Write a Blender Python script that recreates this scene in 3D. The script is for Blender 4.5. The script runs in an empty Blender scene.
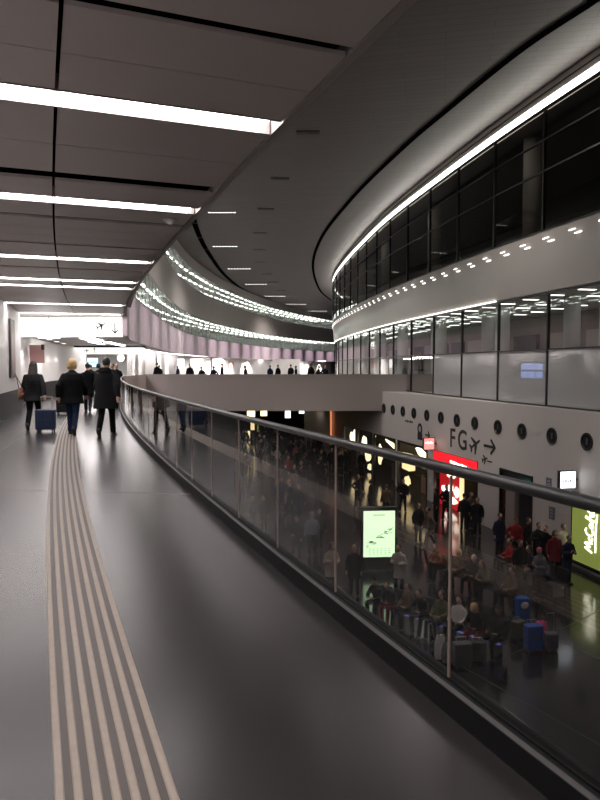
import bpy, bmesh, math, random
from math import pi, sin, cos, radians, sqrt
from mathutils import Vector, Matrix
random.seed(7)
S = bpy.context.scene
COL = S.collection

# ---------------------------------------------------------------- camera
CAM = Vector((0.0, 0.0, 1.6)); FPX = 670.0; PITCH = math.atan(33 / 670)
cd = bpy.data.cameras.new('camera'); cam = bpy.data.objects.new('camera', cd); COL.objects.link(cam)
cd.sensor_fit = 'AUTO'; cd.sensor_width = 36; cd.lens = FPX / 800 * 36; cd.clip_start = .05; cd.clip_end = 600
cam.location = CAM; cam.rotation_euler = (pi / 2 - PITCH, 0, 0)
S.camera = cam

# ---------------------------------------------------------------- view, world
S.view_settings.view_transform = 'Standard'; S.view_settings.look = 'None'
S.view_settings.gamma = 1; S.view_settings.use_curve_mapping = False
S.view_settings.exposure = 1.12
world = bpy.data.worlds.new('world'); S.world = world; world.use_nodes = True
world.node_tree.nodes['Background'].inputs[0].default_value = (.9, .85, .9, 1)
world.node_tree.nodes['Background'].inputs[1].default_value = .03
S.cycles.max_bounces = 7; S.cycles.diffuse_bounces = 3; S.cycles.glossy_bounces = 4
S.cycles.transparent_max_bounces = 12; S.cycles.transmission_bounces = 4
S.cycles.sample_clamp_indirect = 4.0; S.cycles.blur_glossy = .5
S.cycles.caustics_reflective = False; S.cycles.caustics_refractive = False

def lamp(kind, loc, energy, color=(1, .96, .93), size=1.0, size_y=None, aim=None, angle=60, blend=.6):
    l = bpy.data.lights.new(kind.lower() + '_light', kind); l.energy = energy; l.color = color
    if kind == 'AREA':
        l.size = size
        if size_y: l.shape = 'RECTANGLE'; l.size_y = size_y
    elif kind == 'SPOT':
        l.spot_size = radians(angle); l.spot_blend = blend; l.shadow_soft_size = size
    else: l.shadow_soft_size = size
    o = bpy.data.objects.new(kind.lower() + '_light', l); COL.objects.link(o); o.location = loc
    if aim is not None:
        o.rotation_euler = (Vector(aim) - Vector(loc)).to_track_quat('-Z', 'Y').to_euler()
    return o

# ---------------------------------------------------------------- rays through the photograph, used to find real places
_cp, _sp = cos(PITCH), sin(PITCH)
def ray(px, py):
    u, v = (px - 300) / FPX, -(py - 400) / FPX
    return Vector((u, _cp + v * _sp, -_sp + v * _cp))
def at_z(px, py, z):
    d = ray(px, py); return CAM + d * ((z - CAM.z) / d.z)
def at_y(px, py, y):
    d = ray(px, py); return CAM + d * (y / d.y)

# ---------------------------------------------------------------- materials
def lin(c):
    return tuple(((x / 255) / 12.92 if x / 255 <= .04045 else ((x / 255 + .055) / 1.055) ** 2.4) for x in c)
def mat(name, col, rough=.5, metal=0, emit=None, strength=0, noise=.0, nscale=8, bump=0, bscale=60, spec=.5):
    m = bpy.data.materials.new(name); m.use_nodes = True; nt = m.node_tree; b = nt.nodes['Principled BSDF']
    b.inputs['Base Color'].default_value = (*col, 1); b.inputs['Roughness'].default_value = rough
    b.inputs['Metallic'].default_value = metal; b.inputs['Specular IOR Level'].default_value = spec
    tc = nt.nodes.new('ShaderNodeTexCoord')
    if noise:
        n = nt.nodes.new('ShaderNodeTexNoise'); n.inputs['Scale'].default_value = nscale; n.inputs['Detail'].default_value = 4
        nt.links.new(tc.outputs['Object'], n.inputs['Vector'])
        r = nt.nodes.new('ShaderNodeMapRange'); r.inputs[3].default_value = 1 - noise; r.inputs[4].default_value = 1 + noise
        nt.links.new(n.outputs[0], r.inputs[0])
        v = nt.nodes.new('ShaderNodeVectorMath'); v.operation = 'SCALE'; v.inputs[0].default_value = col
        nt.links.new(r.outputs[0], v.inputs['Scale']); nt.links.new(v.outputs[0], b.inputs['Base Color'])
    if bump:
        n2 = nt.nodes.new('ShaderNodeTexNoise'); n2.inputs['Scale'].default_value = bscale
        nt.links.new(tc.outputs['Object'], n2.inputs['Vector'])
        bp = nt.nodes.new('ShaderNodeBump'); bp.inputs['Strength'].default_value = bump; bp.inputs['Distance'].default_value = .01
        nt.links.new(n2.outputs[0], bp.inputs['Height']); nt.links.new(bp.outputs[0], b.inputs['Normal'])
    if emit:
        b.inputs['Emission Color'].default_value = (*emit, 1); b.inputs['Emission Strength'].default_value = strength
    return m
def glassy(name, tint, rough=.02, ior=1.5, body=None, body_w=0.0, gain=1.0, transl=False):
    """thin sheet: tinted see-through, Fresnel mirror, optional milky body"""
    m = bpy.data.materials.new(name); m.use_nodes = True; nt = m.node_tree; nt.nodes.clear()
    out = nt.nodes.new('ShaderNodeOutputMaterial'); t = nt.nodes.new('ShaderNodeBsdfTransparent'); t.inputs[0].default_value = (*tint, 1)
    g = nt.nodes.new('ShaderNodeBsdfGlossy'); g.inputs['Roughness'].default_value = rough; g.inputs[0].default_value = (.95, .95, .95, 1)
    f = nt.nodes.new('ShaderNodeFresnel'); f.inputs[0].default_value = ior
    geo = nt.nodes.new('ShaderNodeNewGeometry'); sel = nt.nodes.new('ShaderNodeMix'); sel.data_type = 'FLOAT'
    sel.inputs[2].default_value = ior; sel.inputs[3].default_value = 1 / ior
    nt.links.new(geo.outputs['Backfacing'], sel.inputs[0]); nt.links.new(sel.outputs[0], f.inputs[0])
    mul = nt.nodes.new('ShaderNodeMath'); mul.operation = 'MULTIPLY'; mul.inputs[1].default_value = gain; mul.use_clamp = True
    nt.links.new(f.outputs[0], mul.inputs[0])
    src = t.outputs[0]
    if body:
        d = nt.nodes.new('ShaderNodeBsdfTranslucent' if transl else 'ShaderNodeBsdfDiffuse'); d.inputs[0].default_value = (*body, 1)
        mx = nt.nodes.new('ShaderNodeMixShader'); mx.inputs[0].default_value = body_w
        nt.links.new(t.outputs[0], mx.inputs[1]); nt.links.new(d.outputs[0], mx.inputs[2]); src = mx.outputs[0]
    m2 = nt.nodes.new('ShaderNodeMixShader'); nt.links.new(mul.outputs[0], m2.inputs[0])
    nt.links.new(src, m2.inputs[1]); nt.links.new(g.outputs[0], m2.inputs[2]); nt.links.new(m2.outputs[0], out.inputs[0])
    return m

M = {}
M['floor'] = mat('dark rubber floor', (.024, .021, .0215), .27, noise=.15, nscale=1.5, spec=.55)
M['joint'] = mat('floor joint', (.16, .14, .13), .4)
M['tactile'] = mat('tactile stripe', (.36, .30, .25), .55, noise=.12, nscale=20)
M['tactile_gap'] = mat('tactile gap', (.075, .062, .056), .5)
M['panel'] = mat('ceiling panel', (.66, .59, .57), .45, noise=.03, nscale=2)
M['trim'] = mat('edge profile', (.42, .38, .36), .6)
M['void'] = mat('dark gap', (.004, .004, .004), .9, spec=.0)
M['white'] = mat('white wall', (.72, .69, .67), .5, noise=.02, nscale=1)
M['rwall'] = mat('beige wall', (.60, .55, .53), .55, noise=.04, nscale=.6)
M['bridge'] = mat('bridge cladding', (.50, .44, .42), .45, noise=.03, nscale=.5)
M['pink'] = mat('pinkish fascia', (.66, .55, .60), .35, noise=.02, nscale=.5)
M['spandrel'] = mat('spandrel', (.68, .62, .59), .4, noise=.03, nscale=.5)
M['facspan'] = mat('glossy spandrel', (.44, .41, .38), .2, noise=.03, nscale=.5)
M['black'] = mat('black metal', (.015, .015, .016), .35, noise=.1)
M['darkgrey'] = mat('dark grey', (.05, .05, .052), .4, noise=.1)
M['steel'] = mat('steel', (.35, .34, .33), .3, metal=.9)
M['kerb'] = mat('kerb black', (.008, .008, .009), .6, spec=.2)
M['kerbtop'] = mat('kerb top', (.07, .066, .065), .5)
M['rail'] = mat('handrail', (.014, .014, .014), .35)
M['lowfloor'] = mat('lower hall floor', (.010, .0095, .0095), .13, noise=.2, nscale=.8, spec=.35)
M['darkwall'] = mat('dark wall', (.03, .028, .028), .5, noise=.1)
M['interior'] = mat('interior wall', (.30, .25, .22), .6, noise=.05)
M['column'] = mat('column', (.60, .60, .57), .5)
M['tube'] = mat('light diffuser', (.9, .9, .9), .5, emit=(1, .93, .93), strength=9)
M['tube_dim'] = mat('gallery tube', (.9, .9, .9), .5, emit=(1, 1, .97), strength=6)
M['cove_low'] = mat('low cove diffuser', (.9, .9, .9), .5, emit=(1, .98, .90), strength=1.6)
M['base'] = mat('black skirting', (.010, .009, .009), .5, spec=.15)
M['galback'] = mat('gallery inner wall', (.55, .60, .57), .6)
M['cove'] = mat('cove diffuser', (.9, .9, .9), .5, emit=(1, .98, .90), strength=3.2)
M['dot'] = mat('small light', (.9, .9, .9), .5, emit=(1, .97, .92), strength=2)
M['glass'] = glassy('balustrade glass', (.66, .64, .64), .03, 1.5, gain=1.35)
M['glass_clear'] = glassy('clear glazing', (.82, .84, .83), .02, 1.45)
M['glass_dark'] = glassy('dark glazing', (.40, .42, .41), .02, 1.45, gain=.8)
M["glass_green"] = glassy("gallery glazing", (.80, .90, .84), .05, 1.2, body=(.8, .9, .85), body_w=.22, transl=True)
M['glass_milk'] = glassy('milky glazing', (.7, .72, .74), .06, 1.5, body=(.55, .56, .57), body_w=.80)

def surf_ceiling():
    m = mat('hall ceiling', (.26, .235, .225), .5); nt = m.node_tree; b = nt.nodes['Principled BSDF']
    tc = nt.nodes.new('ShaderNodeTexCoord'); mp = nt.nodes.new('ShaderNodeMapping'); mp.inputs['Rotation'].default_value = (0, 0, radians(12))
    br = nt.nodes.new('ShaderNodeTexBrick'); br.inputs['Scale'].default_value = 1.0
    br.inputs['Brick Width'].default_value = 3.2; br.inputs['Row Height'].default_value = .42; br.inputs['Mortar Size'].default_value = .018
    br.inputs['Color1'].default_value = (.26, .235, .225, 1); br.inputs['Color2'].default_value = (.24, .217, .208, 1); br.inputs['Mortar'].default_value = (.19, .17, .165, 1)
    nt.links.new(tc.outputs['Object'], mp.inputs[0]); nt.links.new(mp.outputs[0], br.inputs[0]); nt.links.new(br.outputs[0], b.inputs['Base Color'])
    return m
M['hallceil'] = surf_ceiling()

# ---------------------------------------------------------------- mesh helpers
class MB:
    def __init__(s): s.v = []; s.f = []; s.m = []
    def add(s, vs, fs, m=0):
        n = len(s.v); s.v += [tuple(v) for v in vs]; s.f += [tuple(i + n for i in f) for f in fs]; s.m += [m] * len(fs); return s
    def hexa(s, b, t, m=0):     # 4 bottom points (ccw from above), 4 top points
        return s.add(list(b) + list(t), [(3, 2, 1, 0), (4, 5, 6, 7), (0, 1, 5, 4), (1, 2, 6, 5), (2, 3, 7, 6), (3, 0, 4, 7)], m)
    def box(s, c, h, m=0, R=None):   # centre, half sizes, rotation matrix
        c = Vector(c); P = [Vector((x * h[0], y * h[1], z * h[2])) for z in (-1, 1) for x, y in ((-1, -1), (1, -1), (1, 1), (-1, 1))]
        if R is not None: P = [R @ p for p in P]
        P = [c + p for p in P]; return s.hexa(P[:4], P[4:], m)
    def loft(s, pts, radii, side=(1, 0, 0), n=12, m=0, cap=True, power=1.0):
        pts = [Vector(p) for p in pts]; k0 = len(s.v); side = Vector(side); rings = []
        for i, p in enumerate(pts):
            t = (pts[min(i + 1, len(pts) - 1)] - pts[max(i - 1, 0)])
            t = t.normalized() if t.length > 1e-9 else Vector((0, 0, 1))
            a = side - t * side.dot(t)
            if a.length < 1e-3: a = Vector((0, 1, 0)) - t * t.y
            a.normalize(); b = t.cross(a); r = radii[i]; rx, ry = r if isinstance(r, tuple) else (r, r)
            ring = []
            for k in range(n):
                an = 2 * pi * k / n; ring.append(p + a * (cos(an) * rx) + b * (sin(an) * ry))
            rings.append(ring)
        vs = [q for r in rings for q in r]; fs = []
        for i in range(len(rings) - 1):
            for k in range(n):
                fs.append((i * n + k, i * n + (k + 1) % n, (i + 1) * n + (k + 1) % n, (i + 1) * n + k))
        if cap: fs.append(tuple(reversed(range(n)))); fs.append(tuple((len(rings) - 1) * n + k for k in range(n)))
        return s.add(vs, fs, m)
    def ball(s, c, r, m=0, n=12, k=8, R=None):
        c = Vector(c); vs = []; fs = []
        for i in range(1, k):
            th = pi * i / k
            for j in range(n):
                ph = 2 * pi * j / n; p = Vector((sin(th) * cos(ph) * r[0], sin(th) * sin(ph) * r[1], cos(th) * r[2]))
                if R is not None: p = R @ p
                vs.append(c + p)
        top = Vector((0, 0, r[2])); bot = -top
        if R is not None: top = R @ top; bot = R @ bot
        vs += [c + top, c + bot]; T = len(vs) - 2
        for i in range(k - 2):
            for j in range(n): fs.append((i * n + j, (i + 1) * n + j, (i + 1) * n + (j + 1) % n, i * n + (j + 1) % n))
        for j in range(n):
            fs.append((T, j, (j + 1) % n)); fs.append((T + 1, (k - 2) * n + (j + 1) % n, (k - 2) * n + j))
        return s.add(vs, fs, m)
    def mesh(s, name, mats, smooth=False):
        me = bpy.data.meshes.new(name); me.from_pydata(s.v, [], s.f)
        for mm in (mats if isinstance(mats, (list, tuple)) else [mats]): me.materials.append(mm)
        if any(s.m): me.polygons.foreach_set('material_index', s.m)
        if smooth: me.polygons.foreach_set('use_smooth', [True] * len(me.polygons))
        me.update(); return me
    def obj(s, name, mats, parent=None, smooth=False, loc=None, rot=None, **tags):
        return link(s.mesh(name, mats, smooth), name, parent, loc, rot, **tags)
def link(data, name, parent=None, loc=None, rot=None, **tags):
    o = bpy.data.objects.new(name, data); COL.objects.link(o)
    if parent is not None: o.parent = parent
    if loc is not None: o.location = loc
    if rot is not None: o.rotation_euler = rot
    tag(o, **tags); return o
def tag(o, label=None, cat=None, group=None, kind=None):
    if label: o['label'] = label
    if cat: o['category'] = cat
    if group: o['group'] = group
    if kind: o['kind'] = kind
    return o
def root(name, loc=(0, 0, 0), rz=0, **tags): return link(None, name, None, loc, (0, 0, rz), **tags)
def copy_tree(o, parent=None):
    c = o.copy(); COL.objects.link(c)
    if parent is not None: c.parent = parent
    for ch in list(o.children): copy_tree(ch, c)
    return c
def bevel(o, w, seg=2):
    m = o.modifiers.new('soft', 'BEVEL'); m.width = w; m.segments = seg; m.limit_method = 'ANGLE'; return o

# curves in plan -------------------------------------------------
class Path:
    def __init__(s, pts, step=.5):
        P = [Vector((p[0], p[1])) for p in pts]; P = [2 * P[0] - P[1]] + P + [2 * P[-1] - P[-2]]; out = []
        for i in range(1, len(P) - 2):
            p0, p1, p2, p3 = P[i - 1:i + 3]; n = max(2, int((p2 - p1).length / .25))
            for k in range(n):
                t = k / n
                out.append(.5 * ((2 * p1) + (p2 - p0) * t + (2 * p0 - 5 * p1 + 4 * p2 - p3) * t * t + (3 * p1 - p0 - 3 * p2 + p3) * t ** 3))
        out.append(P[-2]); s.p = out; s.s = [0]
        for a, b in zip(out, out[1:]): s.s.append(s.s[-1] + (b - a).length)
        s.L = s.s[-1]
    def at(s, d, off=0.0, z=None):       # off > 0: to the right of travel
        import bisect
        d = max(0, min(s.L - 1e-6, d)); i = max(0, bisect.bisect_right(s.s, d) - 1); i = min(i, len(s.p) - 2)
        t = (d - s.s[i]) / max(1e-9, s.s[i + 1] - s.s[i]); p = s.p[i].lerp(s.p[i + 1], t)
        a = s.p[max(0, i - 2)]; b = s.p[min(len(s.p) - 1, i + 3)]; tg = (b - a).normalized(); nr = Vector((tg.y, -tg.x))
        q = p + nr * off
        return q if z is None else Vector((q.x, q.y, z))
    def tan(s, d):
        a = s.at(d - .6); b = s.at(d + .6); return (b - a).normalized()
    def d_at_y(s, y):
        lo, hi = 0, s.L
        for _ in range(40):
            m = (lo + hi) / 2
            if s.at(m).y < y: lo = m
            else: hi = m
        return lo
    def strip(s, mb, d0, d1, prof, step=1.0, m=0, closed=True):
        """sweep a closed profile [(off, z), ...] along the path"""
        n = max(1, int(math.ceil((d1 - d0) / step))); k = len(prof); vs = []; fs = []
        for i in range(n + 1):
            d = d0 + (d1 - d0) * i / n
            vs += [s.at(d, o, z) for o, z in prof]
        for i in range(n):
            for j in range(k if closed else k - 1):
                a = i * k + j; b = i * k + (j + 1) % k; fs.append((a, b, b + k, a + k))
        if closed: fs.append(tuple(reversed(range(k)))); fs.append(tuple(n * k + j for j in range(k)))
        mb.add(vs, fs, m); return mb
def rect(o0, o1, z0, z1): return [(o0, z0), (o1, z0), (o1, z1), (o0, z1)]

def fB(Y): u = Y - 2.4; return .924 - .4 * u + .0027 * u * u
B = Path([(fB(y), y) for y in (-14, -10, -6, -3, 0, 3, 6, 9, 12, 16, 20, 24, 28, 32, 36.5)])     # floor edge at the balustrade
F = Path([(24, -12), (19.5, -2), (16.6, 5), (13.9, 13), (11.7, 20.3), (10.65, 24.3), (9.05, 31.8), (7.45, 41), (6.18, 49.6), (5.18, 60), (4.45, 70), (4.05, 80), (4.4, 90), (6.2, 102), (9.8, 114)])
GP = Path([(-6.75, 26.3), (-7.9, 32), (-9.4, 44), (-10.75, 57), (-11.3, 68), (-10.9, 78), (-9.5, 92), (-3.9, 121), (7.2, 151), (14, 164)])
CZ = 3.6           # corridor ceiling
HZ = 13.0          # hall ceiling
LZ = -6.0          # lower hall floor
def wl(Y): return -8.7 - .37 * (Y - 19)       # left wall of the corridor, Y up to 27

_ord = 'first second third fourth fifth sixth seventh eighth ninth tenth eleventh twelfth thirteenth fourteenth fifteenth sixteenth seventeenth eighteenth nineteenth'.split()
_tens = {20: 'twent', 30: 'thirt', 40: 'fort', 50: 'fift'}
def nth(n):
    if n < 20: return _ord[n - 1]
    t, r = n // 10 * 10, n % 10
    return _tens[t] + 'ieth' if r == 0 else _tens[t] + 'y-' + _ord[r - 1]

# ---------------------------------------------------------------- lamps of the place
def d_of(path, p, off=0):
    best, bd = 1e9, 0; d = 0
    while d < path.L:
        q = path.at(d, off); e = (q.x - p.x) ** 2 + (q.y - p.y) ** 2
        if e < best: best, bd = e, d
        d += .05
    return bd

# ================================================================ SETTING
# ---- upper floor: corridor slab, bridge, concourse beyond
mb = MB(); n = 60; dB = [B.L * i / n for i in range(n + 1)]
vs = []
for d in dB:
    e = B.at(d, .17); e0 = B.at(d, 0)
    vs += [(-34, e.y, 0), (e.x, e.y, 0), (e.x, e.y, -.45), (-34, e.y, -.45)]
k = len(dB); fs = []
for i in range(k - 1):
    a = 4 * i; b = a + 4
    fs += [(a, a + 1, b + 1, b), (a + 1, a + 2, b + 2, b + 1), (a + 2, a + 3, b + 3, b + 2)]
mb.add(vs, fs); e = B.at(B.L, .17)
poly = [(-34, e.y), (e.x, e.y), (-10.4, 45), (9.5, 45), (30, 45), (30, 200), (-60, 200), (-60, e.y)]
mb.add([(x, y, 0) for x, y in poly], [tuple(range(8))])
mb.hexa([(-60, 45.0, -1.35), (30, 45.0, -1.35), (30, 49, -1.35), (-60, 49, -1.35)], [(-60, 45.0, -.001), (30, 45.0, -.001), (30, 49, -.001), (-60, 49, -.001)])
mb.hexa([(-60, 49, -.6), (30, 49, -.6), (30, 200, -.6), (-60, 200, -.6)], [(-60, 49, -.001), (30, 49, -.001), (30, 200, -.001), (-60, 200, -.001)])
mb.obj('floor', M['floor'], kind='structure')
# floor joints
mb = MB()
for (a, b) in (((0, 490), (192, 494)), ((0, 433), (62, 427)), ((0, 452), (60, 408))):
    p, q = at_z(*a, .002), at_z(*b, .002); dd = (q - p).normalized() * 2.0; p = p - dd; w = Vector((-dd.y, dd.x, 0)).normalized() * .008
    mb.add([p - w, q - w, q + w, p + w], [(0, 1, 2, 3)])
mb.obj('floor_joint_trim', M['joint'], kind='structure')
# kerb at the floor edge
mb = MB(); B.strip(mb, 0, B.L, rect(0.0, .13, -.30, .115), .5)
mb.obj('kerb', M['kerb'], kind='structure')
mb = MB(); B.strip(mb, 0, B.L, rect(.0, .03, .1155, .120), .5)
mb.obj('kerb_trim', M['kerbtop'], kind='structure')
# lower hall floor
mb = MB().add([(-30, -16, LZ), (30, -16, LZ), (30, 80, LZ), (-30, 80, LZ)], [(0, 1, 2, 3)])
mb.obj('floor', M['lowfloor'], kind='structure')
mb = MB()
for (a, b) in (((430, 648), (600, 745)), ((500, 660), (600, 610)), ((235, 447), (455, 560)), ((500, 610), (600, 660))):
    p, q = at_z(*a, LZ + .004), at_z(*b, LZ + .004); dd = (q - p).normalized(); w = Vector((-dd.y, dd.x, 0)) * .012
    mb.add([p - w, q - w, q + w, p + w], [(0, 1, 2, 3)])
mb.obj('floor_joint_trim', M['darkgrey'], kind='structure')
# bridge parapet
mb = MB(); mb.box((0.0, 45.05, -.135), (10.4, .08, 1.215)); mb.obj('wall_bridge', M['bridge'], kind='structure')
mb = MB(); mb.box((0.0, 45.05, 1.095), (10.42, .1, .02)); mb.obj('trim_1', M['trim'], kind='structure')
e = B.at(B.L, .06); a = Vector((e.x, e.y)); b = Vector((-10.4, 45)); dv = (b - a).normalized(); nv = Vector((dv.y, -dv.x)) * .06
mb = MB(); mb.hexa([(a.x, a.y, -.45), (a.x + nv.x, a.y + nv.y, -.45), (b.x + nv.x, b.y + nv.y, -1.35), (b.x, b.y, -1.35)],
                   [(a.x, a.y, 1.12), (a.x + nv.x, a.y + nv.y, 1.12), (b.x + nv.x, b.y + nv.y, 1.08), (b.x, b.y, 1.08)])
mb.obj('wall_bridge_side', M['interior'], kind='structure')

# ---- corridor left wall
LW = Path([B.at(d, -3.55) for d in [B.L * i / 20 for i in range(0, 13)]] + [(-10.3, 24.7), (-11.45, 27.2), (-12.6, 32), (-14.6, 41), (-15.6, 49)])
mb = MB(); LW.strip(mb, 0, LW.L, rect(-.25, 0, .82, CZ + .2), 1.0); mb.obj('wall_left', M['white'], kind='structure')
mb = MB(); LW.strip(mb, 0, LW.L, rect(-.25, .03, 0, .82), 1.0); mb.obj('baseboard_left', M['base'], kind='structure')

# ---- corridor ceiling with its slots and light strips
feat = []; strips = []
for p in ((278, 128), (201, 211), (155, 263), (139, 283), (135, 289), (127, 305.7), (123, 314.7)):
    strips.append(d_of(B, at_z(*p, CZ), .1))
d1 = strips[0]; strips += [d1 - 3.1, d1 - 6.0, d1 - 9.2, d1 - 12.3, d1 - 15.5]
for d in strips: feat.append((d - .17, d + .17, 'L'))
for p, w in (((300, 44), .11), ((221, 192), .30), ((190, 227), .16), ((160, 250), .10), ((145, 272), .12)):
    d = d_of(B, at_z(*p, CZ), .1); feat.append((d - w / 2, d + w / 2, 'S'))
feat.sort()
panels = MB(); OL, OS, OE = -3.55, -1.57, .155
dcur = .5; end = B.d_at_y(27.1)
def panel(d0, d1):
    n = max(1, round((d1 - d0) / .75))
    for i in range(n):
        a = d0 + (d1 - d0) * i / n + .006; b = d0 + (d1 - d0) * (i + 1) / n - .006
        for o0, o1 in ((OL - (1.2 if a > 20 else 0), OS - .014), (OS + .014, OE)):
            p = [B.at(a, o0, CZ), B.at(a, o1, CZ), B.at(b, o1, CZ), B.at(b, o0, CZ)]
            panels.hexa(p, [q + Vector((0, 0, .03)) for q in p])
for a, b, k in feat:
    if a > dcur: panel(dcur, a)
    dcur = max(dcur, b)
panel(dcur, end)
panels.obj('ceiling', M['panel'], kind='structure')
mb = MB(); B.strip(mb, 0, end, rect(OL - 2, .22, CZ + .12, CZ + .35), 1.0)
mb.obj('ceiling_void', M['void'], kind='structure')
mb = MB(); B.strip(mb, 0, end + .3, rect(.17, .235, CZ - .004, CZ + .45), .5); mb.obj('trim_2', M['trim'], kind='structure')
mb = MB(); B.strip(mb, 0, end, rect(.24, .5, CZ + .4, HZ), 1.0); mb.obj('wall_left', M['spandrel'], kind='structure')
def cl_label(i):
    names = {0: 'wide bright linear ceiling light, the lowest and biggest across the corridor top', }
    return names[i]
strip_labels = {
    0: 'big bright linear ceiling light nearest overhead, crossing the whole corridor ceiling',
    1: 'linear ceiling light crossing the corridor, second one along, just beyond the wide dark slot',
    2: 'linear ceiling light, third along the corridor, beyond the smoke detector',
    3: 'linear ceiling light, first of two close together, fourth along the corridor',
    4: 'linear ceiling light, second of two close together, fifth along the corridor',
    5: 'linear ceiling light, second before the illuminated sign header',
    6: 'short linear ceiling light directly before the illuminated sign header'}
for i, d in enumerate(strips):
    c = B.at(d, 0, CZ); t = root('ceiling_light', c, label=strip_labels.get(i, 'linear ceiling light over the part of corridor behind the viewer'), cat='ceiling light', group='linear ceiling lights of the corridor')
    for o0, o1 in ((OL + .1, OS - .03), (OS + .03, .06)):
        m1 = MB(); q = [B.at(d - .15, o0, 0), B.at(d - .15, o1, 0), B.at(d + .15, o1, 0), B.at(d + .15, o0, 0)]
        q = [v - Vector((c.x, c.y, 0)) for v in q]; m1.hexa([v + Vector((0, 0, .004)) for v in q], [v + Vector((0, 0, .05)) for v in q])
        m1.obj('diffuser', M['tube'], t)
    m2 = MB()
    for s in (-1, 1):
        q = [B.at(d + s * .155 - .006, OL + .1, 0), B.at(d + s * .155 - .006, .155, 0), B.at(d + s * .155 + .006, .155, 0), B.at(d + s * .155 + .006, OL + .1, 0)]
        q = [v - Vector((c.x, c.y, 0)) for v in q]; m2.hexa([v - Vector((0, 0, .004)) for v in q], [v + Vector((0, 0, .13)) for v in q])
    m2.obj('frame', M['trim'], t)
# smoke detector
p = at_z(170, 219, CZ); mb = MB(); mb.loft([(0, 0, 0), (0, 0, -.025), (0, 0, -.05)], [.09, .09, .05], n=20)
t = mb.obj('smoke_detector', M['white'], loc=p, label='small round white smoke detector on the corridor ceiling', cat='smoke detector')
MB().loft([(0, 0, -.05), (0, 0, -.075)], [.04, .035], n=16).obj('sensor_cap', M['trim'], t)

# ---- hall ceiling
mb = MB(); mb.hexa([(-45, -16, HZ), (45, -16, HZ), (45, 190, HZ), (-45, 190, HZ)], [(-45, -16, HZ + .3), (45, -16, HZ + .3), (45, 190, HZ + .3), (-45, 190, HZ + .3)])
mb.obj('ceiling', M['hallceil'], kind='structure')
g1 = [at_z(*p, HZ) for p in ((640, -32), (595, 0), (520, 50), (450, 107), (400, 150), (350, 200), (320, 240), (313, 268), (320, 290), (331, 300))]
G1 = Path([(18, 2)] + [(p.x, p.y) for p in g1]); mb = MB(); G1.strip(mb, 0, G1.L, rect(-.14, .14, HZ - .04, HZ - .01), .5)
mb.obj('trim_3', M['void'], kind='structure')
g2 = [at_z(*p, HZ) for p in ((190, 205), (197, 230), (208, 252), (226, 276), (248, 292), (278, 305), (303, 312), (331, 318))]
G2 = Path([(p.x, p.y) for p in g2]); mb = MB(); d = 0
while d < G2.L - 6: G2.strip(mb, d, d + 5.7, rect(-.22, .22, HZ - .04, HZ - .01), 1); d += 6
mb.obj('trim_4', M['void'], kind='structure')
# dark slots and line downlights in the hall ceiling
slot_pts = [(308, 132), (280, 178.5), (266, 209), (260, 233), (259.5, 249.5), (261, 262), (267, 274), (273, 282), (281, 290.5), (290, 297)]
proto = None
for i, p in enumerate(slot_pts):
    w = at_z(*p, HZ); mb = MB(); 
    if proto is None:
        mb.box((0, 0, -.02), (.42, .13, .02)); proto = o = mb.obj('ceiling_vent', M['black'], label='x', cat='vent', group='dark vent slots in the hall ceiling')
        fr = MB()
        for s in (-1, 1): fr.box((0, s * .14, -.025), (.45, .012, .022)); fr.box((s * .44, 0, -.025), (.012, .15, .022))
        fr.obj('frame', M['darkgrey'], o)
    else: o = copy_tree(proto)
    o.location = (w.x, w.y, HZ)
    s = max(1, .7 * w.y / 30); o.scale = (1.0 + .25 * min(3, s), 1 + .3 * s, 1)
    o['label'] = 'dark vent slot in the hall ceiling, ' + ('nearest, close to the corridor ceiling edge' if i == 0 else 'number two from the corridor ceiling edge' if i == 1 else f'{["third","fourth","fifth","sixth","seventh","eighth","ninth","last"][i-2]} in the receding row')
ll = [(222, 212), (225, 246), (239, 268.5), (256, 284), (275, 296), (296, 304), (317, 311)]
proto = None
for i, p in enumerate(ll):
    w = at_z(*p, HZ)
    if proto is None:
        mb = MB(); mb.box((0, 0, -.02), (1.05, .09, .02)); proto = o = mb.obj('line_downlight', M['trim'], label='x', cat='downlight', group='line downlights in the hall ceiling')
        for k in range(8): MB().box((-.91 + k * .26, 0, -.045), (.08, .05, .006)).obj('lamp', M['dot'], o)
    else: o = copy_tree(proto)
    o.location = (w.x, w.y, HZ); sc = 1 + max(0, (w.y - 50) / 90); o.scale = (sc, sc, 1)
    o['label'] = 'lit line downlight in the dark hall ceiling, ' + ['beside the corridor ceiling edge, nearest', 'second along', 'third along, above the upper gallery', 'fourth along', 'fifth along', 'sixth along', 'farthest of the row'][i]

# ---- right-hand building: curved facade
d_lo, d_hi = F.d_at_y(13), F.L
def Foff(z): return 0 if z > 7.1 else .28
mb = MB(); F.strip(mb, d_lo, d_hi, [(0, 7.12), (.25, 7.12), (.5, 4.72), (.28, 4.72)], 1.0); mb.obj('wall_right', M['facspan'], kind='structure')
mb = MB(); F.strip(mb, d_lo, d_hi, rect(.02, .12, 12.68, 12.72)); F.strip(mb, d_lo, d_hi, rect(-.02, .1, 12.05, 12.1)); mb.obj('trim_5', M['black'], kind='structure')
mb = MB(); F.strip(mb, d_lo, d_hi, rect(.05, .1, 12.445, 12.675)); mb.obj('trim_6', M['white'], kind='structure')
mb = MB(); F.strip(mb, d_lo, d_hi, rect(.1, .5, 12.74, HZ)); mb.obj('wall_right', M['spandrel'], kind='structure')
mb = MB(); F.strip(mb, d_lo, d_hi, rect(.03, .1, 12.1, 12.44)); 
mb.obj('cove_light', M['cove'], label='long bright cove light running along the top of the curved dark glazing', cat='cove light')
mb = MB(); F.strip(mb, F.d_at_y(31.9), d_hi, rect(.18, .28, 4.68, 4.72)); 
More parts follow.
